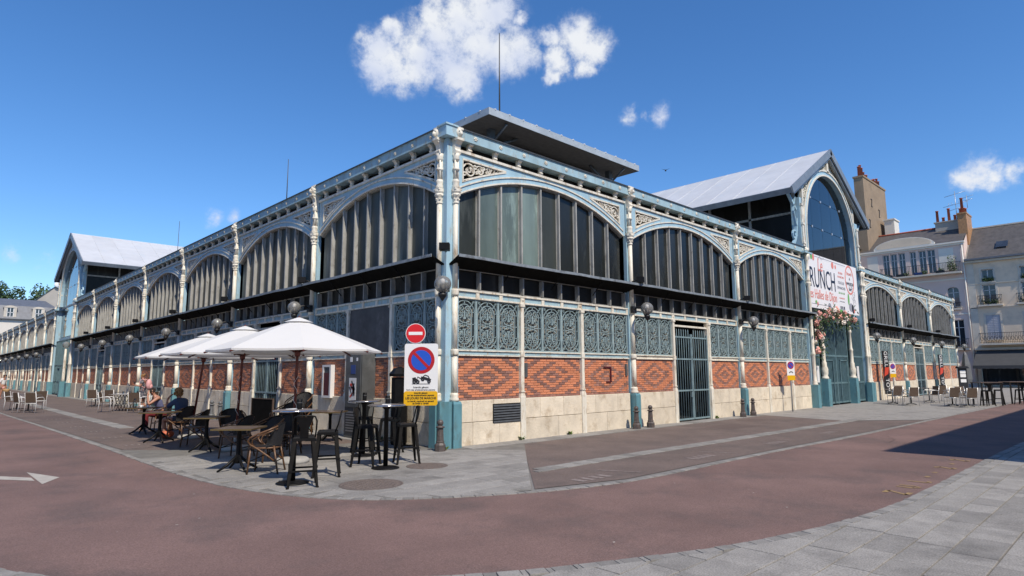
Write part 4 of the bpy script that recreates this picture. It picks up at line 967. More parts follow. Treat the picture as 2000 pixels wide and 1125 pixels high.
for i, (tx, sz, mt) in enumerate((('DU BLEU', .15, 'coral'), ('AU ROSE 2023', .14, 'coral'), ('TOUS LES', .2, 'grey_print'), ('DIMANCHES', .2, 'grey_print'), ('DE 11H A 15H', .14, 'leaf_print'), ('TOUTES LES INFOS', .09, 'coral'), ('www.brunchdijon.fr', .09, 'grey_print'))): ban('lettering', text_mesh(tx, sz, mt), 4.25, [2.0, 1.8, 1.5, 1.24, .98, .72, .56][i])
for i in range(3): ban('icon', MB().box(-.07, .07, 0, .004, -.07, .07).mesh('icon', 'navy'), 4.0 + i * .24, .25)
rgm = MB(); rgm.bar([(.62 * cos(t), .72 * sin(t)) for t in frange(0, 2 * pi, 28)[:-1]], .09, 0, .004, closed=True); ban('seal_ring', rgm.mesh('seal_ring', 'coral'), 5.55, 1.78)
for i, (tx, mt, sz) in enumerate((('Brunch', 'coral', .26), ('A', 'navy', .22), ('EMPORTER', 'navy', .22))): ban('lettering', text_mesh(tx, sz, mt), 5.55, 2.1 - i * .27)
ban('bow_tie', MB().quad((-.16, 0, .09), (-.16, 0, -.09), (0, 0, 0)).quad((.16, 0, .09), (0, 0, 0), (.16, 0, -.09)).mesh('bow_tie', 'navy'), 5.55, 1.28, -.006)
ln = MB().bar([(.9, 2.47), (5.0, 2.44)], .018, 0, .003).bar([(.2, .2), (2.3, .2), (3.0, .14), (4.6, .16)], .018, 0, .003).bar([(1.35, 2.3), (1.55, 2.55), (1.75, 2.38), (2.1, 2.5)], .02, 0, .003); ban('line_art', ln.mesh('line_art', 'grey_print'), 0, 0)
def blob(x, z, rx, rz_, m, name='fruit_print'): ban(name, MB().bar([(0, -rz_), (0, rz_)], rx * 2, 0, .004).mesh(name, m) if False else ellipse(rx, rz_, m, name), x, z)
def ellipse(rx, rz_, m, name):
    mb = MB(); k = mb.add([(rx * cos(t), 0, rz_ * sin(t)) for t in frange(0, 2 * pi, 14)[:-1]]); mb.face(range(k, k + 14)); return mb.mesh(name, m)
for (x, z, a, b, m) in ((.75, 2.4, .12, .17, 'coral'), (.5, 2.42, .12, .16, 'leaf_print'), (3.2, 2.28, .16, .17, 'coral'), (3.6, 2.25, .09, .11, 'coral'), (.75, .3, .1, .08, 'leaf_print'), (.95, .22, .08, .1, 'coral'), (2.45, .2, .2, .16, 'grey_print'), (4.0, .08, .24, .07, 'leaf_print'), (5.2, .75, .12, .3, 'leaf_print'), (5.5, .35, .3, .22, 'grey_print'), (5.75, .3, .14, .22, 'navy'), (5.95, .18, .1, .09, 'coral')): blob(x, z, a, b, m)
sk = MB(); r5 = random.Random(8)
for i in range(9): sk.bar(spiral(5.95 + r5.uniform(-.4, .5), .9 + r5.uniform(-.7, .55), r5.uniform(.1, .35), .05, r5.uniform(0, 6), r5.uniform(7, 12), 12), .016, 0, .003)
ban('line_art', sk.mesh('line_art', 'grey_print'), 0, 0)
# flower garland round the gate
gar = thing('flower_garland', 'garland of pink and cream roses with green leaves above the portal gate', 'garland', (20.72, -.3, 0))
gl = MB(); r6 = random.Random(21)
rose = {}
for m_ in ('petal', 'petal_white'):
    mb = MB()
    for j in range(11): a_ = j * 2.4; q = .3 + .055 * j; mb.sphere((q * cos(a_), -.35 + .05 * j, q * sin(a_)), .4, 6)
    rose[m_] = mb.mesh('rose', m_)
spots = [(lerp(.1, 4.3, i / 69) + r6.uniform(-.1, .1), r6.uniform(-.35, .05), 4.2 + r6.gauss(0, .13)) for i in range(70)] + [(r6.uniform(-.05, .4), r6.uniform(-.2, .05), lerp(4.2, 2.5, i / 29)) for i in range(30)]
for p in spots:
    if r6.random() < .68: rr_ = r6.uniform(.07, .155); fo = obj('rose', rose['petal' if r6.random() < .7 else 'petal_white'], gar, p, 0, (rr_, rr_, rr_)); fo.rotation_euler = (r6.uniform(-.4, .4), r6.uniform(0, 6), r6.uniform(-.5, .5))
    for j in range(10):
        c_ = Vector(p) + Vector((r6.gauss(0, .14), r6.gauss(0, .1), r6.gauss(-.1, .17))); d = Vector((r6.uniform(-1, 1), r6.uniform(-1, .2), r6.uniform(-1.2, .6))).normalized(); w = d.cross(Vector((r6.uniform(-1, 1), r6.uniform(-1, 1), r6.uniform(-1, 1)))).normalized(); l = r6.uniform(.09, .2)
        gl.quad(c_, c_ + d * l * .5 + w * l * .2, c_ + d * l, c_ + d * l * .5 - w * l * .2)
obj('greenery', gl.mesh('greenery', 'leaf'), gar)['kind'] = 'stuff'

# ------------------------------------------------------------------ street furniture
def bollard_parts(m):
    b = MB().lathe([(.115, 0), (.115, .13), (.10, .15), (.085, .17), (.09, .2), (.075, .21), (.062, .46), (.07, .47), (.07, .475)], 8, sm=False)
    c = MB().lathe([(.09, .475), (.092, .50), (.06, .51), (.04, .53)], 10); c.sphere((0, 0, .575), .068, 12)
    return [('shaft', b.mesh('shaft', m), []), ('ball_cap', c.mesh('ball_cap', m), [])]
BK, BG = bollard_parts('cast_iron'), bollard_parts('cast_grey')
for (x, y, lab) in ((-.42, -.38, 'dark iron ball-topped bollard at the foot of the blue corner post'), (6.5, -.42, 'dark iron bollard in front of the first teal pedestal from the corner'), (7.2, -.42, 'dark iron bollard right of the first teal pedestal, before the stone base'),
                    (12.95, -.45, 'dark iron bollard left of the pair beside the second teal pedestal'), (13.75, -.45, 'dark iron bollard right of the pair beside the second teal pedestal')): kit(BK, 'bollard', lab, 'bollard', (x, y, .015), 0, 'bollards by the hall')
for (x, y, lab) in ((-.45, 13.2, 'grey iron bollard on the shaded side, left of the pair by the parasol pole'), (-.45, 12.35, 'grey iron bollard on the shaded side, right of the pair by the parasol pole')): kit(BG, 'bollard', lab, 'bollard', (x, y, .015), 0, 'bollards by the hall')
# manholes
for (x, y, r, lab) in ((-3.45, -2.72, .46, 'large round iron manhole cover in the paving at the road edge'), (-1.82, -1.85, .36, 'smaller round iron manhole cover beside the bar stools')):
    t = thing('manhole_cover', lab, 'manhole cover', (x, y, .016)); obj('rim', MB().lathe([(r, 0), (r, .006), (r - .03, .006), (r - .03, .002)], 28).mesh('rim', 'manhole'), t)
    p = MB().lathe([(r - .035, 0), (r - .035, .004)], 28)
    for i in range(12):
        for j in range(12):
            a, b = (i - 5.5) * r / 6.4, (j - 5.5) * r / 6.4
            if a * a + b * b < (r - .07) ** 2: p.tbox(a - r*.055, a + r*.055, b - r*.055, b + r*.055, .003, .010, .004)
    obj('lid', p.mesh('lid', 'manhole'), t)
# no-entry and towing sign
sg = thing('road_sign', 'no-entry disc above a no-parking market-day plate on a grey post', 'road sign', (-.87, -.09, .113), radians(-44), None, (.93, .93, .93))
obj('post', MB().tube([(0, .05, -.115), (0, .05, 2.72)], .032, 10).mesh('post', 'galv'), sg)
def disc(r, y, m, name, parent, z, th=.008, n=36):
    mb = MB().lathe([(r, 0), (r, th)], n, sm=False); mb.xf(Matrix.Translation((0, y, z)) @ Matrix.Rotation(pi / 2, 4, 'X')); return obj(name, mb.mesh(name, m), parent)
dn = disc(.225, 0, 'sign_white', 'no_entry_disc', sg, 2.50); disc(.212, -.009, 'sign_red', 'red_field', dn, 2.50, .003); obj('white_bar', MB().box(-.155, .155, -.0165, -.0125, 2.465, 2.535).mesh('white_bar', 'sign_white'), dn)
def rrect(x0, x1, z0, z1, r, y, th, m, name, parent):
    pts = []
    for cx, cz, a0 in ((x1 - r, z1 - r, 0), (x0 + r, z1 - r, pi / 2), (x0 + r, z0 + r, pi), (x1 - r, z0 + r, 1.5 * pi)): pts += [(cx + r * cos(a0 + t), cz + r * sin(a0 + t)) for t in frange(0, pi / 2, 4)]
    mb = MB(); n = len(pts); mb.add([(x, y, z) for x, z in pts] + [(x, y + th, z) for x, z in pts]); mb.face(range(n)); mb.face([n + i for i in range(n)][::-1])
    for i in range(n): mb.face((i, n + i, n + (i+1) % n, (i+1) % n))
    return obj(name, mb.mesh(name, m), parent)
pl = rrect(-.24, .51, .90, 2.27, .05, -.0, .012, 'sign_white', 'plate', sg)
def off(o, dx): o.location.x += dx; return o
off(disc(.30, -.001, 'sign_darkred', 'prohibition_ring', pl, 1.90, .003), .135); off(disc(.225, -.005, 'sign_blue', 'blue_field', pl, 1.90, .003), .135)
off(obj('diagonal_bar', MB().bar([(-.165, 2.065), (.165, 1.735)], .062, -.013, -.0085).mesh('diagonal_bar', 'sign_darkred'), pl), .135)
tw = MB()
tw.bar([(-.19, 1.45), (-.06, 1.45)], .05, -.006, -.001).bar([(-.19, 1.48), (-.13, 1.50), (-.12, 1.46)], .05, -.006, -.001).bar([(-.10, 1.46), (-.07, 1.53), (0, 1.49)], .018, -.006, -.001)
tw.bar([(0, 1.51), (.08, 1.50), (.22, 1.45)], .06, -.006, -.001).bar([(.05, 1.535), (.09, 1.57), (.16, 1.545), (.19, 1.49)], .02, -.006, -.001)
for x, z in ((-.15, 1.42), (-.07, 1.42), (.04, 1.475), (.18, 1.43)): tw.bar([(x + .028 * cos(t), z + .028 * sin(t)) for t in frange(0, 2*pi, 8)[:-1]], .03, -.007, -.001, closed=True)
tw.bar([(-.2, 1.375), (.2, 1.375)], .01, -.006, -.001)
off(obj('tow_pictogram', tw.mesh('tow_pictogram', 'ink'), pl), .135)
yp = rrect(-.24, .51, .90, 1.215, .05, -.006, .004, 'sign_yellow', 'yellow_panel', pl)
for tx, z, s in (('Interdit gênant', 1.30, .058), ('hors des emplacements payants', 1.245, .05)): obj('lettering', text_mesh(tx, s, 'ink'), pl, (.135, -.004, z))
for tx, z, s in (('Interdit gênant', 1.175, .05), ('sur les emplacements payants', 1.125, .05), ('LES JOURS DE MARCHE', 1.06, .066), ('Le mardi, vendredi et samedi', .995, .05), ('de 5H00 à 16H00', .945, .05)): obj('lettering', text_mesh(tx, s, 'ink', bold=.001), yp, (.135, -.009, z))
# small no-parking signs
def small_sign(loc, rz, label):
    t = thing('parking_sign', label, 'road sign', loc, rz, 'small no-parking signs')
    obj('post', MB().tube([(0, .04, 0), (0, .04, 2.0)], .03, 8).mesh('post', 'galv'), t); p = rrect(-.18, .18, 1.25, 2.05, .04, 0, .01, 'sign_white', 'plate', t)
    disc(.15, -.001, 'sign_darkred', 'prohibition_ring', p, 1.85, .003, 20); disc(.11, -.005, 'sign_blue', 'blue_field', p, 1.85, .003, 20); obj('diagonal_bar', MB().bar([(-.08, 1.93), (.08, 1.77)], .035, -.013, -.0085).mesh('diagonal_bar', 'sign_darkred'), p)
    rrect(-.18, .18, 1.25, 1.45, .03, -.004, .003, 'sign_yellow', 'yellow_panel', p); obj('tow_pictogram', MB().bar([(-.08, 1.55), (-.03, 1.59), (.04, 1.59), (.09, 1.55)], .035, -.006, -.001).mesh('tow_pictogram', 'ink'), p)
small_sign((17.2, -.5, 0), radians(-30), 'small no-parking sign on a thin post left of the portal')
small_sign((30.8, -.6, 0), radians(-35), 'small no-parking sign on a thin post right of the portal')
# tall advertising blades
for i, (x, tx, lab) in enumerate(((30.0, 'GRILL TOY', 'tall black and red blade sign nearest the portal'), (42.5, 'GRILL TOY', 'tall black and red blade sign near the far end of the hall'))):
    t = thing('blade_sign', lab, 'sign', (x, -.5, .35), radians(-25)); obj('board', MB().box(-.2, .2, 0, .04, 0, 2.35).mesh('board', 'ink'), t); obj('red_mark', MB().quad((-.19, -.004, .95), (.1, -.004, 1.1), (.19, -.004, 1.45), (-.1, -.004, 1.45)).mesh('red_mark', 'flyer_red'), t)
    for w, z in (('GRILL', 1.9), ('TOY', .5)):
        o = obj('lettering', text_mesh(w, .34, 'sign_white'), t, (0, -.008, z)); o.rotation_euler = (0, pi / 2, 0)
# cabinet, menu box and bin on the shaded wall
cb = thing('electric_cabinet', 'grey electric cabinet with stickers against the shaded wall', 'cabinet', (-.03, 3.22, 0), RZL)
obj('body', MB().box(-.40, .40, -.38, 0, 0, 2.15).mesh('body', 'cabinet'), cb); dd = obj('door', MB().box(-.36, .36, -.40, -.381, .78, 2.1).mesh('door', 'cabinet'), cb)
obj('poster_blue', MB().box(-.1, .12, -.406, -.401, 1.6, 1.82).mesh('poster_blue', 'poster_blue'), dd); obj('sticker', MB().box(-.15, -.04, -.406, -.401, 1.9, 2.02).mesh('sticker', 'sign_white'), dd); obj('sticker', MB().box(.16, .23, -.406, -.401, 1.92, 2.0).mesh('sticker', 'sign_white'), dd)
gf = obj('poster', MB().box(-.17, .17, -.406, -.401, .88, 1.5).mesh('poster', 'sign_white'), dd); ar = MB(); r7 = random.Random(6)
for i in range(7): ar.bar([(r7.uniform(-.14, .14), r7.uniform(.92, 1.46)) for _ in range(3)], .05, -.41, -.4065, m=i % 3)
ob = obj('poster_art', ar.mesh('poster_art', 'ink', 'flyer_red', 'grey_print'), dd)
gr = MB()
for i in range(8): gr.box(-.3, .3, -.40, -.381, .18 + i * .065, .21 + i * .065)
obj('vent_slat', gr.mesh('vent_slat', 'galv'), cb)
mb_ = thing('menu_box', 'white framed menu box on the shaded brick wall', 'menu box', (-.02, 5.18, .95), RZL)
obj('frame', MB().box(-.25, .25, -.12, 0, 0, .06).box(-.25, .25, -.12, 0, .84, .9).box(-.25, -.17, -.12, 0, .06, .84).box(.17, .25, -.12, 0, .06, .84).mesh('frame', 'porcelain'), mb_)
obj('menu_card', MB().box(-.17, .17, -.11, -.05, .06, .68).mesh('menu_card', 'wine'), mb_); obj('header', MB().box(-.17, .17, -.1, -.05, .68, .84).mesh('header', 'cabinet'), mb_)
bi = thing('litter_bin', 'tall black litter bin behind the sign by the corner', 'bin', (-.30, 1.32, 0), RZL)
obj('body', MB().lathe([(.17, 0), (.19, .06), (.19, 1.5), (.2, 1.52)], 8, sm=False, ph=pi/8).mesh('body', 'black_metal'), bi); obj('lid', MB().lathe([(.24, 1.54), (.25, 1.6), (.15, 1.72), (.03, 1.76)], 8, sm=False, ph=pi/8).mesh('lid', 'black_metal'), bi)
ck = thing('chalkboard', 'blank black chalkboard leaning before the shaded side gate', 'board', (-.6, 8.35, 0), RZL + .1); bo = obj('panel', MB().box(-.62, .62, 0, .03, .05, .84).mesh('panel', 'black_sheet'), ck); obj('frame', MB().box(-.65, .65, -.01, .04, .84, .87).box(-.65, -.62, -.01, .04, 0, .84).box(.62, .65, -.01, .04, 0, .84).mesh('frame', 'table_wood'), ck)
# weeds at the wall foot
r8 = random.Random(14)
for i, (x, y, lab) in enumerate(((-.28, -.33, 'by the corner post'), (2.25, -.1, 'under the first slim column of the sunlit front'), (4.0, -.1, 'at the wall between bollard and first slim column'), (11.7, -.12, 'right of the barred side door'), (-.12, 2.4, 'below the electric cabinet'))):
    q = MB()
    for j in range(26):
        a = r8.uniform(0, 6.3); l = r8.uniform(.05, .14); d = Vector((cos(a) * .6, sin(a) * .6, 1)).normalized(); w = Vector((-sin(a), cos(a), 0)) * .018; b = Vector((r8.uniform(-.06, .06), r8.uniform(-.04, .04), .01)); q.quad(b, b + d * l * .6 + w, b + d * l + Vector((cos(a), sin(a), -.3)) * l * .4, b + d * l * .6 - w)
    tag(obj('weed_tuft', q.mesh('weed_tuft', 'weed'), None, (x, y, .01)), 'small green weed tuft ' + lab, 'plant', 'weeds along the wall')

# ------------------------------------------------------------------ terrace furniture
def chair_parts():
    seat = MB(); pts = [(.21 * (abs(cos(t)) ** .6) * (1 if cos(t) > 0 else -1), .21 * (abs(sin(t)) ** .6) * (1 if sin(t) > 0 else -1)) for t in frange(0, 2 * pi, 24)[:-1]]; seat.prism(pts, .405, .43)
    rim = MB().tube([(x * 1.03, y * 1.03, .415) for x, y in pts], .016, 6, closed=True)
    back = MB(); n = 14; k = len(back.v); R = .27
    for i in range(n + 1):
        a = lerp(-2.75, -.39, i / n); e = 1 - abs(2 * i / n - 1) ** 2.6
        for z, yo in ((.45, 0), (.60, -.015), (.58 + .22 * e, -.045)): back.v.append((R * cos(a) * (1 + .25 * (z - .45)), R * .95 * sin(a) + .02 + yo, z))
    for i in range(n):
        for j in range(2): a = k + i * 3 + j; back.face((a, a + 3, a + 4, a + 1), 0, True)
    k2 = len(back.v); back.v += [(x * 1.03, y * 1.03, z) for x, y, z in back.v[k:k2]]
    for i in range(n):
        for j in range(2): a = k2 + i * 3 + j; back.face((a, a + 1, a + 4, a + 3), 0, True)
    edge = [back.v[k + i * 3 + 2] for i in range(n + 1)]
    br = MB().tube(edge, .014, 6)
    out = [('seat', seat.mesh('seat', 'black_weave'), [('seat_rim', rim.mesh('seat_rim', 'bamboo'), [])]), ('backrest', back.mesh('backrest', 'black_weave'), [('edge_band', br.mesh('edge_band', 'black_metal'), [])])]
    for s in (-1, 1):
        am = MB().tube([(s*.20, -.235, .76), (s*.265, -.10, .70), (s*.285, .06, .64), (s*.285, .17, .585), (s*.27, .205, .53), (s*.255, .17, .475), (s*.235, .05, .40), (s*.215, -.10, .29), (s*.205, -.21, .20)], .0145, 7)
        am.tube([(s*.195, -.235, .72), (s*.25, -.10, .665), (s*.265, .05, .61), (s*.262, .13, .56), (s*.245, .15, .50), (s*.23, .10, .43)], .011, 6); out.append(('armrest', am.mesh('armrest', 'bamboo'), []))
        for (a, b, m) in (((s*.19, .18, .42), (s*.21, .215, 0), 'bamboo'), ((s*.185, -.18, .45), (s*.225, -.27, 0), 'bamboo')): out.append(('leg', MB().tube([a, b], .0155, 7).mesh('leg', m), []))
    st = MB().tube([(-.2, .2, .2), (.2, .2, .2)], .009, 5).tube([(-.2, -.22, .2), (.2, -.22, .2)], .009, 5).tube([(-.2, .2, .2), (.2, -.2, .38)], .008, 5).tube([(.2, .2, .2), (-.2, -.2, .38)], .008, 5); out.append(('stretcher', st.mesh('stretcher', 'black_metal'), []))
    return out
CH = chair_parts()
def stool_parts():
    seat = MB(); seat.tbox(-.155, .155, -.155, .155, .66, .705, .02); seat.box(-.16, .16, -.16, .16, .645, .66)
    out = [('seat', seat.mesh('seat', 'black_metal'), [])]
    for sx in (-1, 1):
        for sy in (-1, 1):
            l = MB(); a = [(sx*.155, sy*.155, .655), (sx*.105, sy*.155, .655), (sx*.155, sy*.105, .655)]; b = [(sx*.215, sy*.215, 0), (sx*.192, sy*.215, 0), (sx*.215, sy*.192, 0)]; c = [(sx*.185, sy*.185, .33), (sx*.14, sy*.186, .33), (sx*.186, sy*.14, .33)]
            k = l.add(a + c + b + [(x * .93, y * .93, z) for x, y, z in a + c + b])
            for lev in (0, 3):
                for p, q in ((0, 1), (0, 2)): l.face((k+lev+p, k+lev+q, k+lev+3+q, k+lev+3+p)); l.face((k+9+lev+p, k+9+lev+3+p, k+9+lev+3+q, k+9+lev+q))
                for p in (1, 2): l.face((k+lev+p, k+lev+3+p, k+9+lev+3+p, k+9+lev+p))
            l.box(sx*.204 - .016, sx*.204 + .016, sy*.204 - .016, sy*.204 + .016, 0, .02); out.append(('leg', l.mesh('leg', 'black_worn'), []))
    for s in (-1, 1):
        out.append(('foot_rail', MB().box(-.19, .19, s*.195 - .008, s*.195 + .008, .22, .245).mesh('foot_rail', 'black_metal'), [])); out.append(('foot_rail', MB().box(s*.19 - .008, s*.19 + .008, -.19, .19, .27, .295).mesh('foot_rail', 'black_metal'), []))
    bk = MB().tube([(-.15, -.12, .69), (-.16, -.16, .80), (-.165, -.185, .92), (-.14, -.2, .985), (-.08, -.207, 1.0), (.08, -.207, 1.0), (.14, -.2, .985), (.165, -.185, .92), (.16, -.16, .80), (.15, -.12, .69)], .012, 7)
    sp = MB(); k = sp.add([(-.055, -.152, .69), (.055, -.152, .69), (.06, -.175, .82), (.12, -.203, .985), (-.12, -.203, .985), (-.06, -.175, .82)]); sp.face((k, k+1, k+2, k+5)); sp.face((k+5, k+2, k+3, k+4)); sp.v += [(x, y - .008, z) for x, y, z in sp.v]; sp.face((k+11, k+8, k+7, k+6)); sp.face((k+10, k+9, k+8, k+11))
    out.append(('backrest', bk.mesh('backrest', 'black_metal'), [('splat', sp.mesh('splat', 'black_metal'), [])])); return out
STL = stool_parts()
def bistro_parts():
    tp = MB().tbox(-.325, .325, -.325, .325, .685, .705, .004); ed = MB()
    for a in ((-.335, .335, -.335, -.325), (-.335, .335, .325, .335), (-.335, -.325, -.325, .325), (.325, .335, -.325, .325)): ed.box(*a, .683, .708)
    col_ = MB().lathe([(.05, .12), (.038, .2), (.036, .6), (.05, .66), (.13, .684)], 10); out = [('table_top', tp.mesh('table_top', 'table_wood'), [('brass_edge', ed.mesh('brass_edge', 'brass'), [])]), ('column', col_.mesh('column', 'black_metal'), [])]
    for j in range(4): a = pi / 4 + j * pi / 2; out.append(('leg', MB().tube([(.02 * cos(a), .02 * sin(a), .24), (.18 * cos(a), .18 * sin(a), .1), (.33 * cos(a), .33 * sin(a), .012)], [.026, .024, .017], 7).mesh('leg', 'black_metal'), []))
    return out
BT = bistro_parts()
def high_parts():
    tp = MB().lathe([(.30, 1.035), (.315, 1.04), (.315, 1.06), (.30, 1.064)], 32); ed = MB().lathe([(.316, 1.038), (.322, 1.044), (.322, 1.056), (.316, 1.062)], 32)
    return [('table_top', tp.mesh('table_top', 'tabletop_grey'), [('chrome_edge', ed.mesh('chrome_edge', 'chrome'), [])]), ('column', MB().lathe([(.04, .03), (.038, .98), (.09, 1.03)], 12).mesh('column', 'black_metal'), []), ('base_plate', MB().lathe([(.235, 0), (.235, .012), (.20, .024), (.045, .04)], 28).mesh('base_plate', 'black_metal'), [])]
HT = high_parts()
RT = radians(-43.9); LEFT, FRONT, RIGHT, AWAY = radians(46), radians(136), radians(-134), radians(-44)
Z0 = .012
for (x, y, lab) in ((-3.75, 8.5, 'brass-edged bistro table with cups before the seated couple'), (-4.02, 5.9, 'empty brass-edged bistro table left of the seated woman'), (-3.82, 3.24, 'empty brass-edged bistro table, third from the left'), (-4.33, .05, 'empty brass-edged bistro table nearest the road, beside the bar stools'), (-1.15, 2.95, 'brass-edged bistro table behind the bar stools near the cabinet')):
    kit(BT, 'bistro_table', lab, 'table', (x, y, Z0), RT, 'brass-edged bistro tables')
for (x, y, z, rz, lab) in ((-4.1, -.5, 0, LEFT + .1, 'bamboo-look armchair right of the nearest bistro table, facing it'), (-3.55, .85, 0, FRONT - .5, 'bamboo-look armchair behind the nearest bistro table, back seen broad'), (-3.68, 4.45, 0, LEFT + .15, 'bamboo-look armchair right of the second bistro table'), (-3.75, 1.75, 0, LEFT - .1, 'bamboo-look armchair between third and nearest bistro tables'),
                        (-3.4, 6.45, 0, LEFT - .25, 'bamboo-look armchair carrying the woman in blue'), (-3.1, 9.35, 0, LEFT + .75, 'bamboo-look armchair carrying the man with red trousers'),
                        (-1.55, 3.75, 0, FRONT - .2, 'lowest armchair of the tall stack under the menu box'), (-1.55, 3.75, .17, FRONT - .2, 'middle armchair of the tall stack under the menu box'), (-1.55, 3.75, .34, FRONT - .2, 'top armchair of the tall stack under the menu box'),
                        (-2.45, 2.45, 0, FRONT - .3, 'lower armchair of the stack beside the chalkboard'), (-2.45, 2.45, .17, FRONT - .3, 'upper armchair of the stack beside the chalkboard')):
    kit(CH, 'armchair', lab, 'chair', (x, y, Z0 + z), rz, 'bamboo-look armchairs of the terrace')
for (x, y, rz, lab) in ((-4.22, -2.12, AWAY + .35, 'black metal bar stool nearest the road, back to the viewer'), (-3.55, -1.55, LEFT + .25, 'black metal bar stool right of the front high table'), (-2.55, -1.05, RIGHT - .1, 'black metal bar stool left of the second high table'), (-1.86, -1.28, LEFT + .35, 'black metal bar stool right of the second high table, by the sign'), (-1.35, .05, LEFT - .2, 'black metal bar stool behind the second high table, near the bin'), (-1.55, .75, FRONT, 'black metal bar stool behind the third high table, near the cabinet')):
    kit(STL, 'bar_stool', lab, 'bar stool', (x, y, Z0 + .006), rz, 'black metal bar stools')
for (x, y, lab) in ((-4.22, -1.80, 'round high table nearest the road with card holder'), (-2.47, -1.55, 'round high table between two bar stools by the sign'), (-1.9, .15, 'round high table behind the others, before the cabinet')): kit(HT, 'high_table', lab, 'table', (x, y, Z0 + .006), 0, 'round chrome-edged high tables')
for (x, y, lab) in ((-4.12, -1.72, 'black cylinder card holder on the nearest high table'), (-2.42, -1.5, 'black cylinder card holder on the high table by the sign'), (-1.88, .18, 'black cylinder card holder on the rear high table')):
    t = thing('card_holder', lab, 'holder', (x, y, 1.083)); obj('pot', MB().lathe([(.038, 0), (.04, .01), (.04, .145), (.036, .15)], 12).mesh('pot', 'black_metal'), t); obj('ring', MB().lathe([(.041, .09), (.041, .1)], 12).mesh('ring', 'cabinet'), t)
for (x, y, rz, lab) in ((-4.17, -1.66, .4, 'folded white menu sheet on the nearest high table'), (-2.5, -1.6, .9, 'white menu sheet on the high table by the sign')): tag(obj('menu_sheet', MB().box(-.11, .11, -.07, .07, 0, .003).box(-.1, .12, -.06, .075, .003, .006).mesh('menu_sheet', 'sign_white'), None, (x, y, 1.0835), rz), lab, 'paper')
CUP = [('bowl', MB().lathe([(.022, .008), (.036, .03), (.04, .06), (.036, .06), (.03, .03), (.005, .014)], 12).mesh('bowl', 'porcelain'), []), ('saucer', MB().lathe([(.03, 0), (.065, .008), (.065, .011), (.02, .006)], 14).mesh('saucer', 'porcelain'), []), ('handle', MB().tube([(.036, 0, .05), (.058, 0, .045), (.055, 0, .025), (.034, 0, .022)], .005, 5).mesh('handle', 'porcelain'), [])]
kit(CH, 'armchair', 'bamboo-look armchair behind the third bistro table, turned to the wall', 'chair', (-3.05, 3.95, Z0), FRONT + .5, 'bamboo-look armchairs of the terrace')
kit(CH, 'armchair', 'bamboo-look armchair behind the front high table, near the parasol pole', 'chair', (-2.95, 1.35, Z0), FRONT - .1, 'bamboo-look armchairs of the terrace')
for (x, y, lab) in ((-3.72, 8.28, 'white coffee cup nearer the woman in blue'), (-3.85, 8.42, 'white coffee cup left of the other on the couple\'s table')): kit(CUP, 'coffee_cup', lab, 'cup', (x, y, Z0 + .709), 0, 'cups on the couple\'s table')
tag(obj('water_carafe', MB().lathe([(.045, 0), (.05, .01), (.05, .12), (.025, .19), (.03, .24), (.026, .24), (.02, .19), (.044, .12), (.04, .012)], 12).mesh('water_carafe', 'tumbler'), None, (-3.98, 8.55, Z0 + .709)), 'clear water carafe on the couple\'s table', 'carafe')
tag(obj('ashtray', MB().lathe([(.05, 0), (.06, .03), (.05, .03), (.04, .01)], 12).mesh('ashtray', 'black_metal'), None, (-3.8, 8.55, Z0 + .709)), 'black ashtray on the couple\'s table', 'ashtray')
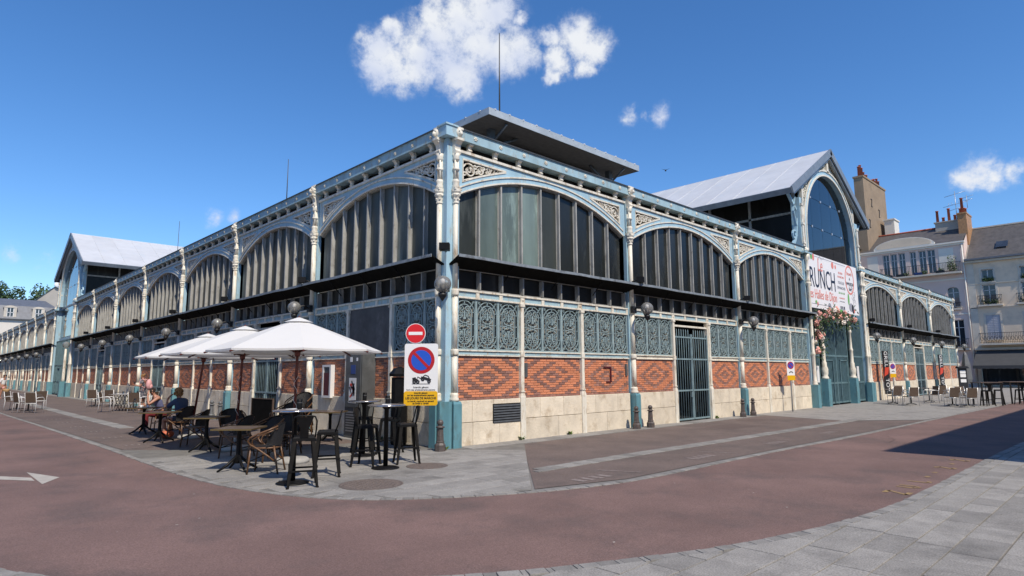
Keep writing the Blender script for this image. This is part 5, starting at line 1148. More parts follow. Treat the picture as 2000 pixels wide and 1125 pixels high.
# parasols
def parasol(x, y, top, rim, Rr, rot, lab, bent=(0, 0)):
    t = thing('parasol', lab, 'parasol', (x, y, Z0), rot, 'white octagonal parasols')
    ap = Vector((bent[0], bent[1], top)); cn = MB(); n = 8; sub = 6; rings = 7; k = len(cn.v)
    def pt(r, a):
        seg = a / (2 * pi / n); f = seg - math.floor(seg); edge = cos(pi / n) / cos((f - .5) * 2 * pi / n); rr = r * Rr * edge
        sag = -.012 * sin(pi * f) * r ** 1.5; return (ap.x + rr * cos(a), ap.y + rr * sin(a), lerp(top, rim, r ** 1.07) + sag)
    for i in range(rings + 1):
        for j in range(n * sub): cn.v.append(pt(.06 + .94 * i / rings, 2 * pi * j / (n * sub)))
    N = n * sub
    for i in range(rings):
        for j in range(N): cn.face((k + i*N + j, k + (i+1)*N + j, k + (i+1)*N + (j+1) % N, k + i*N + (j+1) % N), 0, False)
    k2 = len(cn.v)                               # short hem
    for j in range(N): p = cn.v[k + rings * N + j]; cn.v.append((p[0] * .999 + ap.x * .001, p[1] * .999 + ap.y * .001, p[2] - .035))
    for j in range(N): cn.face((k + rings*N + j, k2 + j, k2 + (j+1) % N, k + rings*N + (j+1) % N))
    c = obj('canopy', cn.mesh('canopy', 'canvas'), t)
    vn = MB(); k = len(vn.v)
    for r, z in ((.012, top + .035), (.07, top + .005), (.17, top - .055)):
        for j in range(16): a = 2 * pi * j / 16; e = cos(pi / 8) / cos(((j / 2) % 1 - .5) * 2 * pi / 8); vn.v.append((ap.x + r * Rr * e * cos(a), ap.y + r * Rr * e * sin(a), z))
    for i in range(2):
        for j in range(16): vn.face((k + i*16 + j, k + (i+1)*16 + j, k + (i+1)*16 + (j+1) % 16, k + i*16 + (j+1) % 16))
    vn.face([k + j for j in range(16)]); obj('vent_cap', vn.mesh('vent_cap', 'canvas'), c)
    obj('finial', MB().lathe([(.022, top + .02), (.022, top + .05), (.01, top + .065)], 8, ap.x, ap.y).mesh('finial', 'wood_red'), t)
    obj('pole', MB().tube([(0, 0, .1), (ap.x, ap.y, top)], .027, 10).mesh('pole', 'wood_red'), t)
    hub = Vector((ap.x * .72, ap.y * .72, top - .62)); obj('hub', MB().lathe([(.045, hub.z - .08), (.055, hub.z - .05), (.055, hub.z + .05), (.04, hub.z + .08)], 8, hub.x, hub.y).mesh('hub', 'wood_red'), t)
    for j in range(n):
        a = 2 * pi * j / n; e = Vector(pt(1.0, a)) + Vector((0, 0, -.045)); p0 = Vector((ap.x, ap.y, top - .09)); d = e - p0
        rb = obj('rib', MB().tube([p0, p0 + d * 1.015], .017, 5).mesh('rib', 'wood_red'), t); m = p0 + d * .48; obj('strut', MB().tube([hub, m - Vector((0, 0, .012))], .022, 5).mesh('strut', 'wood_red'), rb)
    b = MB().lathe([(.30, 0), (.30, .06), (.26, .09), (.05, .10)], 20) ; obj('base', b.mesh('base', 'concrete'), t); obj('sleeve', MB().lathe([(.04, .1), (.04, .42)], 10).mesh('sleeve', 'galv'), t)
    cd_ = MB().tube([(.03 * cos(i * .5) + .002, .035 * sin(i * .5), 1.55 - i * .022) for i in range(60)], .004, 4); obj('cord', cd_.mesh('cord', 'sign_white'), t)
parasol(-3.28, .27, 2.62, 2.03, 1.56, radians(-44 + 22.5), 'nearest white parasol with dark red pole, over the bar stools', (.02, .10))
parasol(-3.32, 2.97, 2.61, 2.03, 1.6, radians(-44 + 24), 'middle white parasol with dark red pole', (.08, .1))
parasol(-3.2, 6.3, 2.61, 2.03, 1.64, radians(-44 + 20), 'farthest white parasol on the left with leaning dark red pole', (.25, .1))
# rattan chairs and tables of the neighbouring cafes
def cafe_parts(m):
    out = [('backrest', MB().xprism([(-.20, .44), (-.22, .44), (-.29, .84), (-.27, .84)], -.22, .22).mesh('backrest', 'rattan'), []), ('seat', MB().box(-.22, .22, -.2, .21, .41, .43).mesh('seat', 'rattan'), [])]
    for s in (-1, 1):
        out.append(('side_frame', MB().tube([(s*.235, .22, 0), (s*.235, .22, .45), (s*.24, .2, .60), (s*.24, .12, .645), (s*.24, -.1, .64), (s*.24, -.25, .6)], .014, 6).tube([(s*.23, -.28, .85), (s*.23, -.2, .43), (s*.235, -.24, 0)], .014, 6).mesh('side_frame', m), []))
    out.append(('cross_bar', MB().tube([(-.23, -.21, .40), (.23, -.21, .40)], .013, 6).tube([(-.23, .2, .40), (.23, .2, .40)], .013, 6).mesh('cross_bar', m), [])); return out
CF = cafe_parts('alu_white')
def cafe_table():
    out = [('table_top', MB().tbox(-.33, .33, -.33, .33, .68, .70, .005).mesh('table_top', 'tabletop_grey'), []), ('column', MB().lathe([(.03, .05), (.03, .68)], 8).mesh('column', 'iron'), [])]
    for j in range(4): a = pi / 4 + j * pi / 2; out.append(('leg', MB().tube([(0, 0, .06), (.28 * cos(a), .28 * sin(a), .015)], .018, 5).mesh('leg', 'iron'), []))
    return out
CT = cafe_table()
grp = 'rattan chairs of the cafe on the left'
for (x, y, rz, lab) in ((-4.55, 22.5, AWAY, 'rattan chair with white frame at far left, back to the viewer'), (-5.0, 25.4, RIGHT + .2, 'rattan chair at far left edge, side on, facing right'), (-4.05, 25.6, LEFT - .6, 'rattan chair behind the far left cafe table'), (-4.9, 23.2, AWAY - .5, 'rattan chair just left of the nearest far left chair'),
                       (-1.75, 26.2, AWAY + .1, 'rattan chair by the wall cafe tables, leftmost, back to the viewer'), (-1.2, 25.2, AWAY, 'rattan chair second of the row by the wall cafe tables'), (-2.3, 20.6, RIGHT + .3, 'rattan chair left of the folding table, side on'), (-1.45, 19.3, AWAY + .05, 'rattan chair in front of the folding table, back to the viewer'), (-.85, 19.9, LEFT, 'striped-arm rattan chair right of the folding table')): kit(CF, 'rattan_chair', lab, 'chair', (x, y, Z0), rz, grp)
for (x, y, lab) in ((-4.55, 24.3, 'square cafe table among the far left rattan chairs'), (-4.75, 26.4, 'second square cafe table at the far left'), (-1.5, 27.2, 'square cafe table by the wall behind two rattan chairs'), (-.95, 26.2, 'square cafe table by the wall, right of its twin')): kit(CT, 'cafe_table', lab, 'table', (x, y, Z0), RT, 'square grey cafe tables')
ft = thing('folding_table', 'folding table with lattice legs laid with glasses and bottles', 'table', (-1.35, 21.2, Z0), RT)
obj('table_top', MB().box(-.7, .7, -.35, .35, .70, .725).mesh('table_top', 'tabletop_grey'), ft); obj('cloth', MB().box(-.6, .6, -.3, .3, .726, .732).mesh('cloth', 'sign_white'), ft)
lg = MB()
for i in range(6): x = -.35 + i * .14; lg.tube([(x - .15, -.28, 0), (x + .15, -.28, .7)], .014, 5); lg.tube([(x + .15, -.26, 0), (x - .15, -.26, .7)], .014, 5)
obj('lattice_leg', lg.mesh('lattice_leg', 'iron'), ft)
gm = MB().lathe([(.03, 0), (.035, .11), (.032, .11), (.027, .008)], 10).mesh('drinking_glass', 'tumbler'); bm_ = MB().lathe([(.035, 0), (.037, .01), (.037, .16), (.014, .22), (.014, .28)], 10).mesh('bottle', 'tumbler')
for i in range(7):
    a = -.5 + i * .16; p = Vector((-1.35, 21.2)) + Vector((.72, -.693)) * a + Vector((.69, .72)) * (.12 if i % 2 else -.12)
    tag(obj('bottle' if i % 3 == 0 else 'drinking_glass', bm_ if i % 3 == 0 else gm, None, (p.x, p.y, .745)), ('clear bottle' if i % 3 == 0 else 'clear drinking glass') + ' on the folding table, %s from the left' % ['first', 'second', 'third', 'fourth', 'fifth', 'sixth', 'seventh'][i], 'bottle' if i % 3 == 0 else 'glass', 'glassware on the folding table')
grp = 'rattan chairs of the cafe on the right'
CA = cafe_parts('alu')
for (x, y, rz, lab) in ((25.6, -1.95, AWAY, 'rattan chair right of the portal, leftmost of the front row'), (24.9, -2.75, AWAY + .1, 'rattan chair right of the portal, second of the front row'), (28.2, -1.6, FRONT, 'rattan chair behind the leftmost cafe tables, by the blade sign'), (28.0, -2.9, LEFT, 'rattan chair between the two left cafe tables'), (29.0, -3.0, AWAY + .2, 'rattan chair in the middle of the right cafe'), (31.2, -3.0, RIGHT, 'rattan chair farther back in the middle of the right cafe'), (25.2, -4.3, AWAY - .1, 'rattan chair right of the portal, third of the front row, brown back lit'), (24.9, -4.95, AWAY, 'rattan chair right of the portal, rightmost of the front row'), (27.6, -4.3, FRONT, 'rattan chair facing the viewer behind the front row')): kit(CA, 'rattan_chair', lab, 'chair', (x, y, Z0), rz, grp)
for (x, y, lab) in ((26.5, -1.6, 'square cafe table behind the leftmost chair of the right cafe'), (26.0, -2.5, 'square cafe table behind the second chair of the right cafe'), (29.9, -2.4, 'square cafe table in the middle of the right cafe'), (26.2, -4.1, 'square cafe table behind the lit chair of the right cafe'), (25.9, -4.75, 'square cafe table behind the rightmost front chair')): kit(CT, 'cafe_table', lab, 'table', (x, y, Z0), .3, 'square grey cafe tables')
for (x, y, lab) in ((27.6, -5.2, 'tall wooden-topped cafe table, left of the two at right'), (30.2, -5.9, 'tall wooden-topped cafe table, right of the two at right')):
    t = thing('tall_table', lab, 'table', (x, y, Z0), RT); obj('table_top', MB().tbox(-.5, .5, -.35, .35, 1.02, 1.06, .008).mesh('table_top', 'table_wood'), t)
    for s in (-1, 1):
        for q in (-1, 1): obj('leg', MB().box(s*.44 - .025, s*.44 + .025, q*.3 - .025, q*.3 + .025, 0, 1.02).mesh('leg', 'ink'), t)
for i, (x, y, lab) in enumerate(((26.9, -5.3, 'black stool left of the wooden tall tables'), (28.4, -5.5, 'black stool between the wooden tall tables'), (29.4, -6.2, 'black stool before the right wooden tall table'), (31.2, -6.4, 'black stool right of the wooden tall tables'))): kit(STL, 'bar_stool', lab, 'bar stool', (x, y, Z0), AWAY + i, 'black stools of the right cafe')
fp = thing('folded_parasol', 'closed olive parasol by the far end of the hall', 'parasol', (44.2, -1.6, 0)); obj('pole', MB().tube([(0, 0, 0), (0, 0, 2.9)], .03, 6).mesh('pole', 'galv'), fp); obj('closed_canopy', MB().lathe([(.22, .7), (.3, 1.0), (.26, 2.0), (.12, 2.7), (.02, 2.9)], 8, sm=False, flute=.25).mesh('closed_canopy', 'cast_grey'), fp)
ms = thing('menu_stand', 'black menu stand with small roof and white sheets by the far hall end', 'menu stand', (43.5, -1.5, 0), radians(-40)); obj('board', MB().box(-.3, .3, 0, .08, 0, 1.75).mesh('board', 'ink'), ms); obj('roof', MB().xprism([(-.15, 1.75), (.2, 1.75), (.02, 1.9)], -.4, .4).mesh('roof', 'black_metal'), ms)
for z in (.8, 1.15, 1.4): obj('menu_sheet', MB().box(-.2, .2, -.006, -.001, z, z + .22).mesh('menu_sheet', 'sign_white'), ms)

# ------------------------------------------------------------------ people
def skin_mesh(name, verts, edges, radii, m, parent, root=0, sub=1):
    me = bpy.data.meshes.new(name); me.from_pydata(verts, edges, []); me.materials.append(M[m]); o = obj(name, me, parent)
    sk_ = o.modifiers.new('skin', 'SKIN'); sk_.use_smooth_shade = True
    lay = me.skin_vertices[0].data
    for i, r in enumerate(radii): lay[i].radius = (r, r) if not isinstance(r, tuple) else r; lay[i].use_root = (i == root)
    sd = o.modifiers.new('sub', 'SUBSURF'); sd.levels = sub; sd.render_levels = sub
    return o
def person(label, loc, rz, J, clothes, hair, sc=.96):
    t = thing('person', label, 'person', loc, rz, None, (sc, sc, sc)); V, E, R = [], [], []
    def v(p, r): V.append(tuple(p)); R.append(r); return len(V) - 1
    pel = v(J['pelvis'], (.13, .11)); bel = v(J['belly'], (.12, .1)); che = v(J['chest'], (.14, .105)); nk0 = v(J['neck'], .055); nk = v(lerp3(J['neck'], J['head'], .35), .05); hd = v(J['head'], (.078, .09)); tp = v(J['crown'], .06)
    E += [(pel, bel), (bel, che), (che, nk0), (nk0, nk), (nk, hd), (hd, tp)]
    for s in 'LR':
        sh = v(J['sh' + s], .058); el = v(J['el' + s], .04); wr = v(J['wr' + s], .026); ha = v(J['ha' + s], (.03, .02)); E += [(che, sh), (sh, el), (el, wr), (wr, ha)]
        d = (Vector(J['ha' + s]) - Vector(J['wr' + s])).normalized(); sd_ = d.cross(Vector((.2, .3, 1))).normalized(); up = sd_.cross(d)
        for q, ln in ((-1.5, .06), (-.5, .075), (.5, .07), (1.5, .055)):
            a = Vector(J['ha' + s]) + sd_ * q * .019 + d * .02; b = a + d * ln * .55 - up * .008; c_ = a + d * ln - up * .03; ia, ib, ic = v(a, .009), v(b, .0085), v(c_, .007); E += [(ha, ia), (ia, ib), (ib, ic)]
        a = Vector(J['wr' + s]) + d * .03 + sd_ * .03; b = a + d * .035 + sd_ * .025; ia, ib = v(a, .011), v(b, .009); E += [(ha, ia), (ia, ib)]
        hp = v(J['hip' + s], .095); kn = v(J['kn' + s], .062); an = v(J['an' + s], .04); he = v(J['toe' + s], (.036, .028)); E += [(pel, hp), (hp, kn), (kn, an), (an, he)]
    b = skin_mesh('body', V, E, R, 'skin', t)
    for nm, chain, m in clothes:
        vs, es, rr = [], [], []
        for ch in chain:
            pi_ = None
            for (p, r) in ch:
                p = J[p] if isinstance(p, str) else p; hit = [i for i, q in enumerate(vs) if (Vector(q) - Vector(p)).length < 1e-5]
                i = hit[0] if hit else (vs.append(tuple(p)) or rr.append(r) or len(vs) - 1)
                if pi_ is not None and pi_ != i: es.append((pi_, i))
                pi_ = i
        skin_mesh(nm, vs, es, rr, m, t)
    h = Vector(J['head']); f = Vector(J.get('face', (0, 1, 0))).normalized(); rt = f.cross(Vector((0, 0, 1))).normalized()
    fc = MB()
    for s in (-1, 1): fc.sphere(h + f * .088 + rt * s * .03 + Vector((0, 0, .012)), .011, 6)
    obj('eye', fc.mesh('eye', 'ink'), t); obj('nose', MB().sphere(h + f * .102 + Vector((0, 0, -.012)), .016, 6, sz=1.4).mesh('nose', 'skin'), t); obj('mouth', MB().sphere(h + f * .09 + Vector((0, 0, -.05)), .02, 6, sz=.35).mesh('mouth', 'cloth_red'), t)
    er = MB(); 
    for s in (-1, 1): er.sphere(h + rt * s * .083, .02, 6, sz=1.4)
    obj('ear', er.mesh('ear', 'skin'), t)
    hm, cfun = hair; hb = MB(); cfun(hb, h, f, rt); obj('hair', hb.mesh('hair', hm), t); return t
def lerp3(a, b, t): return tuple(lerp(x, y, t) for x, y in zip(a, b))
def hair_short(mb, h, f, rt):
    for i in range(70):
        a = random.uniform(0, 2 * pi); e = random.uniform(-.1, 1.5); d = (f * cos(a) + rt * sin(a)) * cos(e) + Vector((0, 0, 1)) * sin(e)
        if d.dot(f) > .55 and d.z < .6: continue
        mb.sphere(h + Vector((0, 0, .035)) + d * .088, .028, 5)
def hair_bob(mb, h, f, rt):
    for i in range(150):
        a = random.uniform(0, 2 * pi); e = random.uniform(-.75, 1.5); d = (f * cos(a) + rt * sin(a)) * cos(e) + Vector((0, 0, 1)) * sin(e)
        if d.dot(f) > .5 and d.z < .55: continue
        mb.sphere(h + Vector((0, 0, .03)) + Vector((d.x * .105, d.y * .105, d.z * .115)), .032, 5)
def hair_bun(mb, h, f, rt):
    hair_short(mb, h, f, rt); mb.sphere(h - f * .09 + Vector((0, 0, .1)), .05, 8)
# woman in blue, elbow raised to her face
J = dict(pelvis=(0, -.02, .5), belly=(0, .0, .66), chest=(0, .06, .88), neck=(0, .10, 1.02), head=(0, .14, 1.15), crown=(0, .13, 1.24), face=(0, 1, -.05),
         shL=(-.17, .06, .97), elL=(-.22, .28, .80), wrL=(-.12, .36, 1.0), haL=(-.08, .33, 1.08), shR=(.17, .06, .97), elR=(.25, .12, .72), wrR=(.18, .34, .73), haR=(.14, .41, .74),
         hipL=(-.1, .02, .47), knL=(-.12, .44, .50), anL=(-.10, .40, .09), toeL=(-.11, .54, .035), hipR=(.1, .02, .47), knR=(.10, .43, .51), anR=(.14, .46, .09), toeR=(.15, .60, .035))
person('person in a blue blouse sitting at the bistro table, hand at the mouth', (-3.4, 6.45, Z0), LEFT - .25, J, [('blouse', [[('pelvis', (.16, .14)), ('belly', (.15, .125)), ('chest', (.165, .13)), ((0, .085, .985), .07)], [('chest', (.165, .13)), ('shL', .082), ('elL', .06)], [('chest', (.165, .13)), ('shR', .082), ('elR', .062)]], 'cloth_blue'), ('shorts', [[('pelvis', (.15, .13)), ('hipL', .115), ((-.11, .22, .485), .09)], [('pelvis', (.15, .13)), ('hipR', .115), ((.10, .22, .49), .09)]], 'cloth_navy_shorts')], ('hair_blond', hair_bob))
# man with red trousers, hand to his forehead
J = dict(pelvis=(0, -.02, .5), belly=(0, .05, .68), chest=(0, .15, .90), neck=(0, .22, 1.03), head=(0, .29, 1.13), crown=(0, .29, 1.22), face=(.15, 1, -.35),
         shL=(-.19, .15, .98), elL=(-.27, .42, .78), wrL=(-.10, .42, 1.02), haL=(-.05, .40, 1.13), shR=(.19, .15, .98), elR=(.28, .28, .74), wrR=(.15, .45, .74), haR=(.10, .52, .745),
         hipL=(-.1, .02, .47), knL=(-.16, .44, .50), anL=(-.16, .42, .10), toeL=(-.17, .58, .04), hipR=(.1, .02, .47), knR=(.15, .44, .50), anR=(.18, .36, .10), toeR=(.2, .52, .04))
mn = person('person in a violet sleeveless top and red trousers sitting, hand to forehead', (-3.1, 9.35, Z0), LEFT + .75, J, [('tank_top', [[('pelvis', (.155, .135)), ('belly', (.145, .12)), ('chest', (.165, .125)), ((0, .19, .985), .075)], [('chest', (.165, .125)), (lerp3(J['chest'], J['shL'], .85), .068)], [('chest', (.165, .125)), (lerp3(J['chest'], J['shR'], .85), .068)]], 'cloth_violet'), ('trousers', [[('pelvis', (.15, .13)), ('hipL', .112), ('knL', .08), ('anL', .058)], [('pelvis', (.15, .13)), ('hipR', .112), ('knR', .08), ('anR', .058)]], 'cloth_red')], ('hair_dark', hair_short))
h = Vector(J['head']); f = Vector(J['face']).normalized(); rt = f.cross(Vector((0, 0, 1))).normalized(); gs = MB()
for s in (-1, 1): gs.sphere(h + f * .096 + rt * s * .034 + Vector((0, 0, .01)), .026, 8, sy=.5)
gs.tube([h + f * .1 - rt * .06 + Vector((0, 0, .015)), h + f * .1 + rt * .06 + Vector((0, 0, .015))], .005, 4); obj('sunglasses', gs.mesh('sunglasses', 'ink'), mn)
# woman standing with a pink backpack
J = dict(pelvis=(0, 0, .92), belly=(0, .0, 1.08), chest=(0, .0, 1.27), neck=(0, .02, 1.42), head=(0, .07, 1.54), crown=(0, .07, 1.64), face=(0, 1, -.35),
         shL=(-.17, 0, 1.37), elL=(-.21, .04, 1.12), wrL=(-.08, .27, 1.16), haL=(-.05, .34, 1.19), shR=(.17, 0, 1.37), elR=(.21, .04, 1.12), wrR=(.08, .27, 1.15), haR=(.05, .34, 1.18),
         hipL=(-.09, 0, .88), knL=(-.09, .03, .48), anL=(-.09, -.02, .08), toeL=(-.09, .13, .03), hipR=(.09, 0, .88), knR=(.1, -.01, .48), anR=(.1, -.08, .08), toeR=(.1, .07, .03))
wm = person('person in a dark floral dress standing, looking at a phone, pink backpack on', (-.95, 20.6, Z0), LEFT + .15, J, [('dress', [[('chest', (.155, .12)), ('belly', (.14, .115)), ('pelvis', (.18, .15)), ((0, 0, .70), (.21, .18)), ((0, 0, .52), (.24, .2))], [('chest', (.155, .12)), ('shL', .075), (lerp3(J['shL'], J['elL'], .6), .062)], [('chest', (.155, .12)), ('shR', .075), (lerp3(J['shR'], J['elR'], .6), .062)]], 'cloth_floral')], ('hair_blond', hair_bun), .95)
bp_ = thing('backpack', 'pink backpack worn by the standing person in the floral dress', 'backpack', (-.95, 20.6, Z0), LEFT + .15, None, (.95, .95, .95))
obj('body', MB().sphere((0, -.24, 1.2), .17, 14, sz=1.5, sy=.75).mesh('body', 'cloth_pink'), bp_); obj('pocket', MB().sphere((0, -.34, 1.1), .11, 10, sz=1.2, sy=.6).mesh('pocket', 'cloth_pink'), bp_)
for s in (-1, 1): obj('strap', MB().tube([(s*.1, -.14, 1.4), (s*.11, .0, 1.47), (s*.12, .13, 1.36), (s*.13, .1, 1.15), (s*.14, -.14, 1.05)], .018, 5).mesh('strap', 'cloth_pink'), bp_)
tag(obj('phone', MB().box(-.035, .035, -.006, .006, 0, .14).mesh('phone', 'ink'), None, (-.95 - sin(LEFT + .15) * .36, 20.6 + cos(LEFT + .15) * .36, 1.14), LEFT + .15), 'phone held by the standing person in the floral dress', 'phone')
J2 = dict(J); J2.update(elL=(-.22, -.06, 1.12), wrL=(-.22, .04, .9), haL=(-.22, .06, .82), elR=(.22, -.06, 1.12), wrR=(.22, .04, .9), haR=(.22, .06, .82), face=(0, 1, 0), knL=(-.09, .12, .48), anL=(-.09, .2, .1), toeL=(-.09, .34, .05))
person('person in white walking at the far left edge with a straw bag', (-3.95, 43.2, Z0), RIGHT, J2, [('shirt', [[('chest', (.16, .13)), ('belly', (.15, .125)), ('pelvis', (.17, .14))], [('chest', (.16, .13)), ('shL', .08), ('elL', .06)], [('chest', (.16, .13)), ('shR', .08), ('elR', .06)]], 'cloth_white'), ('skirt', [[('pelvis', (.17, .14)), ((0, 0, .62), (.2, .17))]], 'cloth_pink')], ('hair_dark', hair_short))
bg2 = thing('straw_bag', 'straw bag carried by the person at the far left edge', 'bag', (-3.78, 43.0, .35)); obj('body', MB().lathe([(.13, 0), (.2, .25), (.19, .32)], 10).mesh('body', 'straw'), bg2); obj('handle', MB().tube([(-.12, 0, .3), (-.06, 0, .5), (.06, 0, .5), (.12, 0, .3)], .012, 5).mesh('handle', 'straw'), bg2)
hb_ = thing('handbag', 'orange handbag on the ground under the woman\'s chair', 'bag', (-3.62, 6.75, Z0)); obj('body', MB().sphere((0, 0, .1), .17, 12, sz=.62, sy=.7).mesh('body', 'bag_orange'), hb_); obj('handle', MB().tube([(-.1, 0, .17), (-.05, .02, .28), (.05, .02, .28), (.1, 0, .17)], .01, 5).mesh('handle', 'bag_orange'), hb_)

# ------------------------------------------------------------------ neighbouring houses
def wall_holes(mb, Wd, H, holes, depth=.22, thick=.3, m=0, z0=0):
    xs = sorted({0, Wd, *[h_[0] for h_ in holes], *[h_[1] for h_ in holes]}); zs = sorted({z0, H, *[h_[2] for h_ in holes], *[h_[3] for h_ in holes]})
    for a, b in zip(xs, xs[1:]):
        for c, d in zip(zs, zs[1:]):
            if any(h_[0] <= a + 1e-4 and b <= h_[1] + 1e-4 and h_[2] <= c + 1e-4 and d <= h_[3] + 1e-4 for h_ in holes): continue
            mb.quad((a, 0, c), (b, 0, c), (b, 0, d), (a, 0, d), m=m)
    for (a, b, c, d) in holes:
        mb.quad((a, 0, c), (a, depth, c), (a, depth, d), (a, 0, d), m=m); mb.quad((b, 0, c), (b, 0, d), (b, depth, d), (b, depth, c), m=m); mb.quad((a, 0, d), (a, depth, d), (b, depth, d), (b, 0, d), m=m); mb.quad((a, 0, c), (b, 0, c), (b, depth, c), (a, depth, c), m=m)
    return mb
def win(parent, x0, x1, z0, z1, shutters=False, sur=True, dark=True, sill=True, depth=.22):
    f = MB(); y = depth - .06
    f.box(x0, x0 + .06, y, depth, z0, z1).box(x1 - .06, x1, y, depth, z0, z1).box(x0, x1, y, depth, z1 - .06, z1).box(x0, x1, y, depth, z0, z0 + .06).box((x0 + x1) / 2 - .035, (x0 + x1) / 2 + .035, y, depth, z0, z1)
    if z1 - z0 > 1.4: f.box(x0, x1, y, depth, lerp(z0, z1, .7), lerp(z0, z1, .7) + .05)
    o = obj('window', f.mesh('window', 'house_frame'), parent); obj('pane', MB().box(x0, x1, depth - .02, depth, z0, z1).mesh('pane', 'glass_house'), o)
    if sur: obj('surround', MB().box(x0 - .16, x0, -.03, .02, z0, z1 + .16).box(x1, x1 + .16, -.03, .02, z0, z1 + .16).box(x0, x1, -.03, .02, z1, z1 + .16).mesh('surround', 'stone_trim'), o)
    if sill: obj('sill', MB().box(x0 - .14, x1 + .14, -.1, .1, z0 - .12, z0).mesh('sill', 'stone_trim'), o)
    if shutters:
        sh = MB().box(x0, (x0 + x1) / 2 - .01, .02, .06, z0, z1).box((x0 + x1) / 2 + .01, x1, .02, .06, z0, z1)
        for i in range(14): z = lerp(z0, z1, i / 14); sh.box(x0 + .05, x1 - .05, .005, .02, z + .02, z + .05)
        obj('shutter', sh.mesh('shutter', 'shutter'), o)
    return o
def balcony(parent, x0, x1, z, dep=.7, h_=.95, fancy=True):
    o = obj('balcony', MB().box(x0, x1, -dep, 0, z - .16, z).mesh('balcony', 'stone_trim'), parent); r = MB()
    r.box(x0 + .03, x1 - .03, -dep + .03, -dep + .07, z + h_ - .04, z + h_).box(x0 + .03, x1 - .03, -dep + .04, -dep + .06, z + .08, z + .11)
    n = int((x1 - x0) / .13)
    for i in range(n + 1): x = lerp(x0 + .04, x1 - .04, i / n); r.box(x - .01, x + .01, -dep + .04, -dep + .06, z, z + h_)
    if fancy:
        for i in range(n // 2): x = lerp(x0 + .1, x1 - .1, (i + .5) / (n // 2)); r.bar([(x + .1 * cos(t), z + .45 + .2 * sin(t)) for t in frange(0, 2 * pi, 10)[:-1]], .03, -dep + .035, -dep + .055, closed=True)
    for s in (x0 + .04, x1 - .04): r.box(s - .012, s + .012, -dep + .04, 0, z + h_ - .04, z + h_)
    obj('railing', r.mesh('railing', 'iron'), o); return o
def pots(parent, x, y, z, n, dx, dy, hs):
    for i in range(n): obj('chimney_pot', MB().lathe([(.14, 0), (.12, hs[i % len(hs)] - .1), (.16, hs[i % len(hs)] - .08), (.15, hs[i % len(hs)])], 10, x + i * dx, y + i * dy).xf(Matrix.Translation((0, 0, z))).mesh('chimney_pot', 'terracotta'), parent)
def plants(parent, x0, x1, y, z, n, s=.3, name='pot_plant'):
    r = random.Random(int(x0 * 100) + n); q = MB()
    for i in range(n * 30):
        p = Vector((r.uniform(x0, x1), y + r.uniform(-.12, .12), z + abs(r.gauss(0, s)))); d = Vector((r.uniform(-1, 1), r.uniform(-1, 1), r.uniform(-.5, 1))).normalized(); w = d.orthogonal().normalized() * .05; l = .16; q.quad(p, p + d * l * .5 + w, p + d * l, p + d * l * .5 - w)
    return obj(name, q.mesh(name, 'leaf'), parent)
# pink house
pk = thing('pink_house', 'pink rendered house with rounded parapet and balcony behind the hall', 'house', (66, 14, 0), RZL)
upx = ((5.37, 5.98), (6.12, 6.72), (6.87, 7.48), (7.9, 8.46), (8.7, 9.35), (9.45, 10.15)); holes = [(a, b, 11.5, 13.95) for a, b in upx] + [(10.85, 11.85, 7.9, 9.9), (8.3, 9.3, 7.9, 9.9), (6.9, 7.9, 7.9, 9.9), (11.0, 12.0, 3.9, 6.6), (8.6, 9.6, 3.9, 6.6)]
wb = MB(); wall_holes(wb, 12.6, 14.3, holes); wb.quad((12.6, 0, 0), (12.6, 9, 0), (12.6, 9, 16.3), (12.6, 4.5, 16.9), (12.6, 0, 14.3)); wb.quad((0, 0, 0), (0, 0, 14.3), (0, 9, 14.3), (0, 9, 0))
obj('wall', wb.mesh('wall', 'plaster_pink'), pk)
for a, b in upx: win(pk, a, b, 11.5, 13.95, sur=False, sill=False)
for (a, b, c, d) in holes[6:]: win(pk, a, b, c, d, sur=False)
for (a, b) in ((11.35, .5), (8.8, .5), (7.4, .5)):
    am = MB(); am.slab(frange(a - .5, a + .5, 10), lambda x: 9.9 - .42 + sqrt(max(0, .25 - (x - a) ** 2)) * .84, lambda x: 9.905, -.004, .05); obj('arch_head', am.mesh('arch_head', 'plaster_pink'), pk)
for a, b in ((3.87, 4.9), (10.45, 11.7)): obj('blind_panel', MB().box(a, b, -.03, -.001, 11.6, 13.9).mesh('blind_panel', 'plaster_white'), pk)
obj('cornice', MB().box(-.1, 12.7, -.25, .1, 14.3, 14.45).box(-.1, 12.65, -.12, .0, 14.12, 14.3).box(3, 12.6, -.06, 0, 10.6, 10.75).box(3, 12.6, -.06, 0, 7.1, 7.22).mesh('cornice', 'plaster_white'), pk)
pm = MB(); cx = 7.4; pm.slab(frange(4.6, 10.2, 20), lambda x: 14.45, lambda x: 14.5 + 1.05 * sqrt(max(0, 1 - ((x - cx) / 2.85) ** 2)), -.05, .25); obj('rounded_parapet', pm.mesh('rounded_parapet', 'plaster_white'), pk)
pm = MB(); pm.slab(frange(4.9, 9.9, 20), lambda x: 14.62, lambda x: 14.55 + .85 * sqrt(max(0, 1 - ((x - cx) / 2.6) ** 2)) + .08, -.08, -.051); obj('parapet_field', pm.mesh('parapet_field', 'plaster_cream'), pk)
rf = MB(); rf.quad((-.1, -.1, 14.45), (12.6, -.1, 14.45), (12.6, 4.5, 16.9), (-.1, 4.5, 16.9)); rf.quad((-.1, 4.5, 16.9), (12.6, 4.5, 16.9), (12.6, 9, 14.4), (-.1, 9, 14.4)); ro = obj('roof', rf.mesh('roof', 'slate'), pk)
obj('ridge_tile', MB().tube([(0, 4.5, 16.95), (12.5, 4.5, 16.95)], .1, 6).mesh('ridge_tile', 'terracotta'), ro)
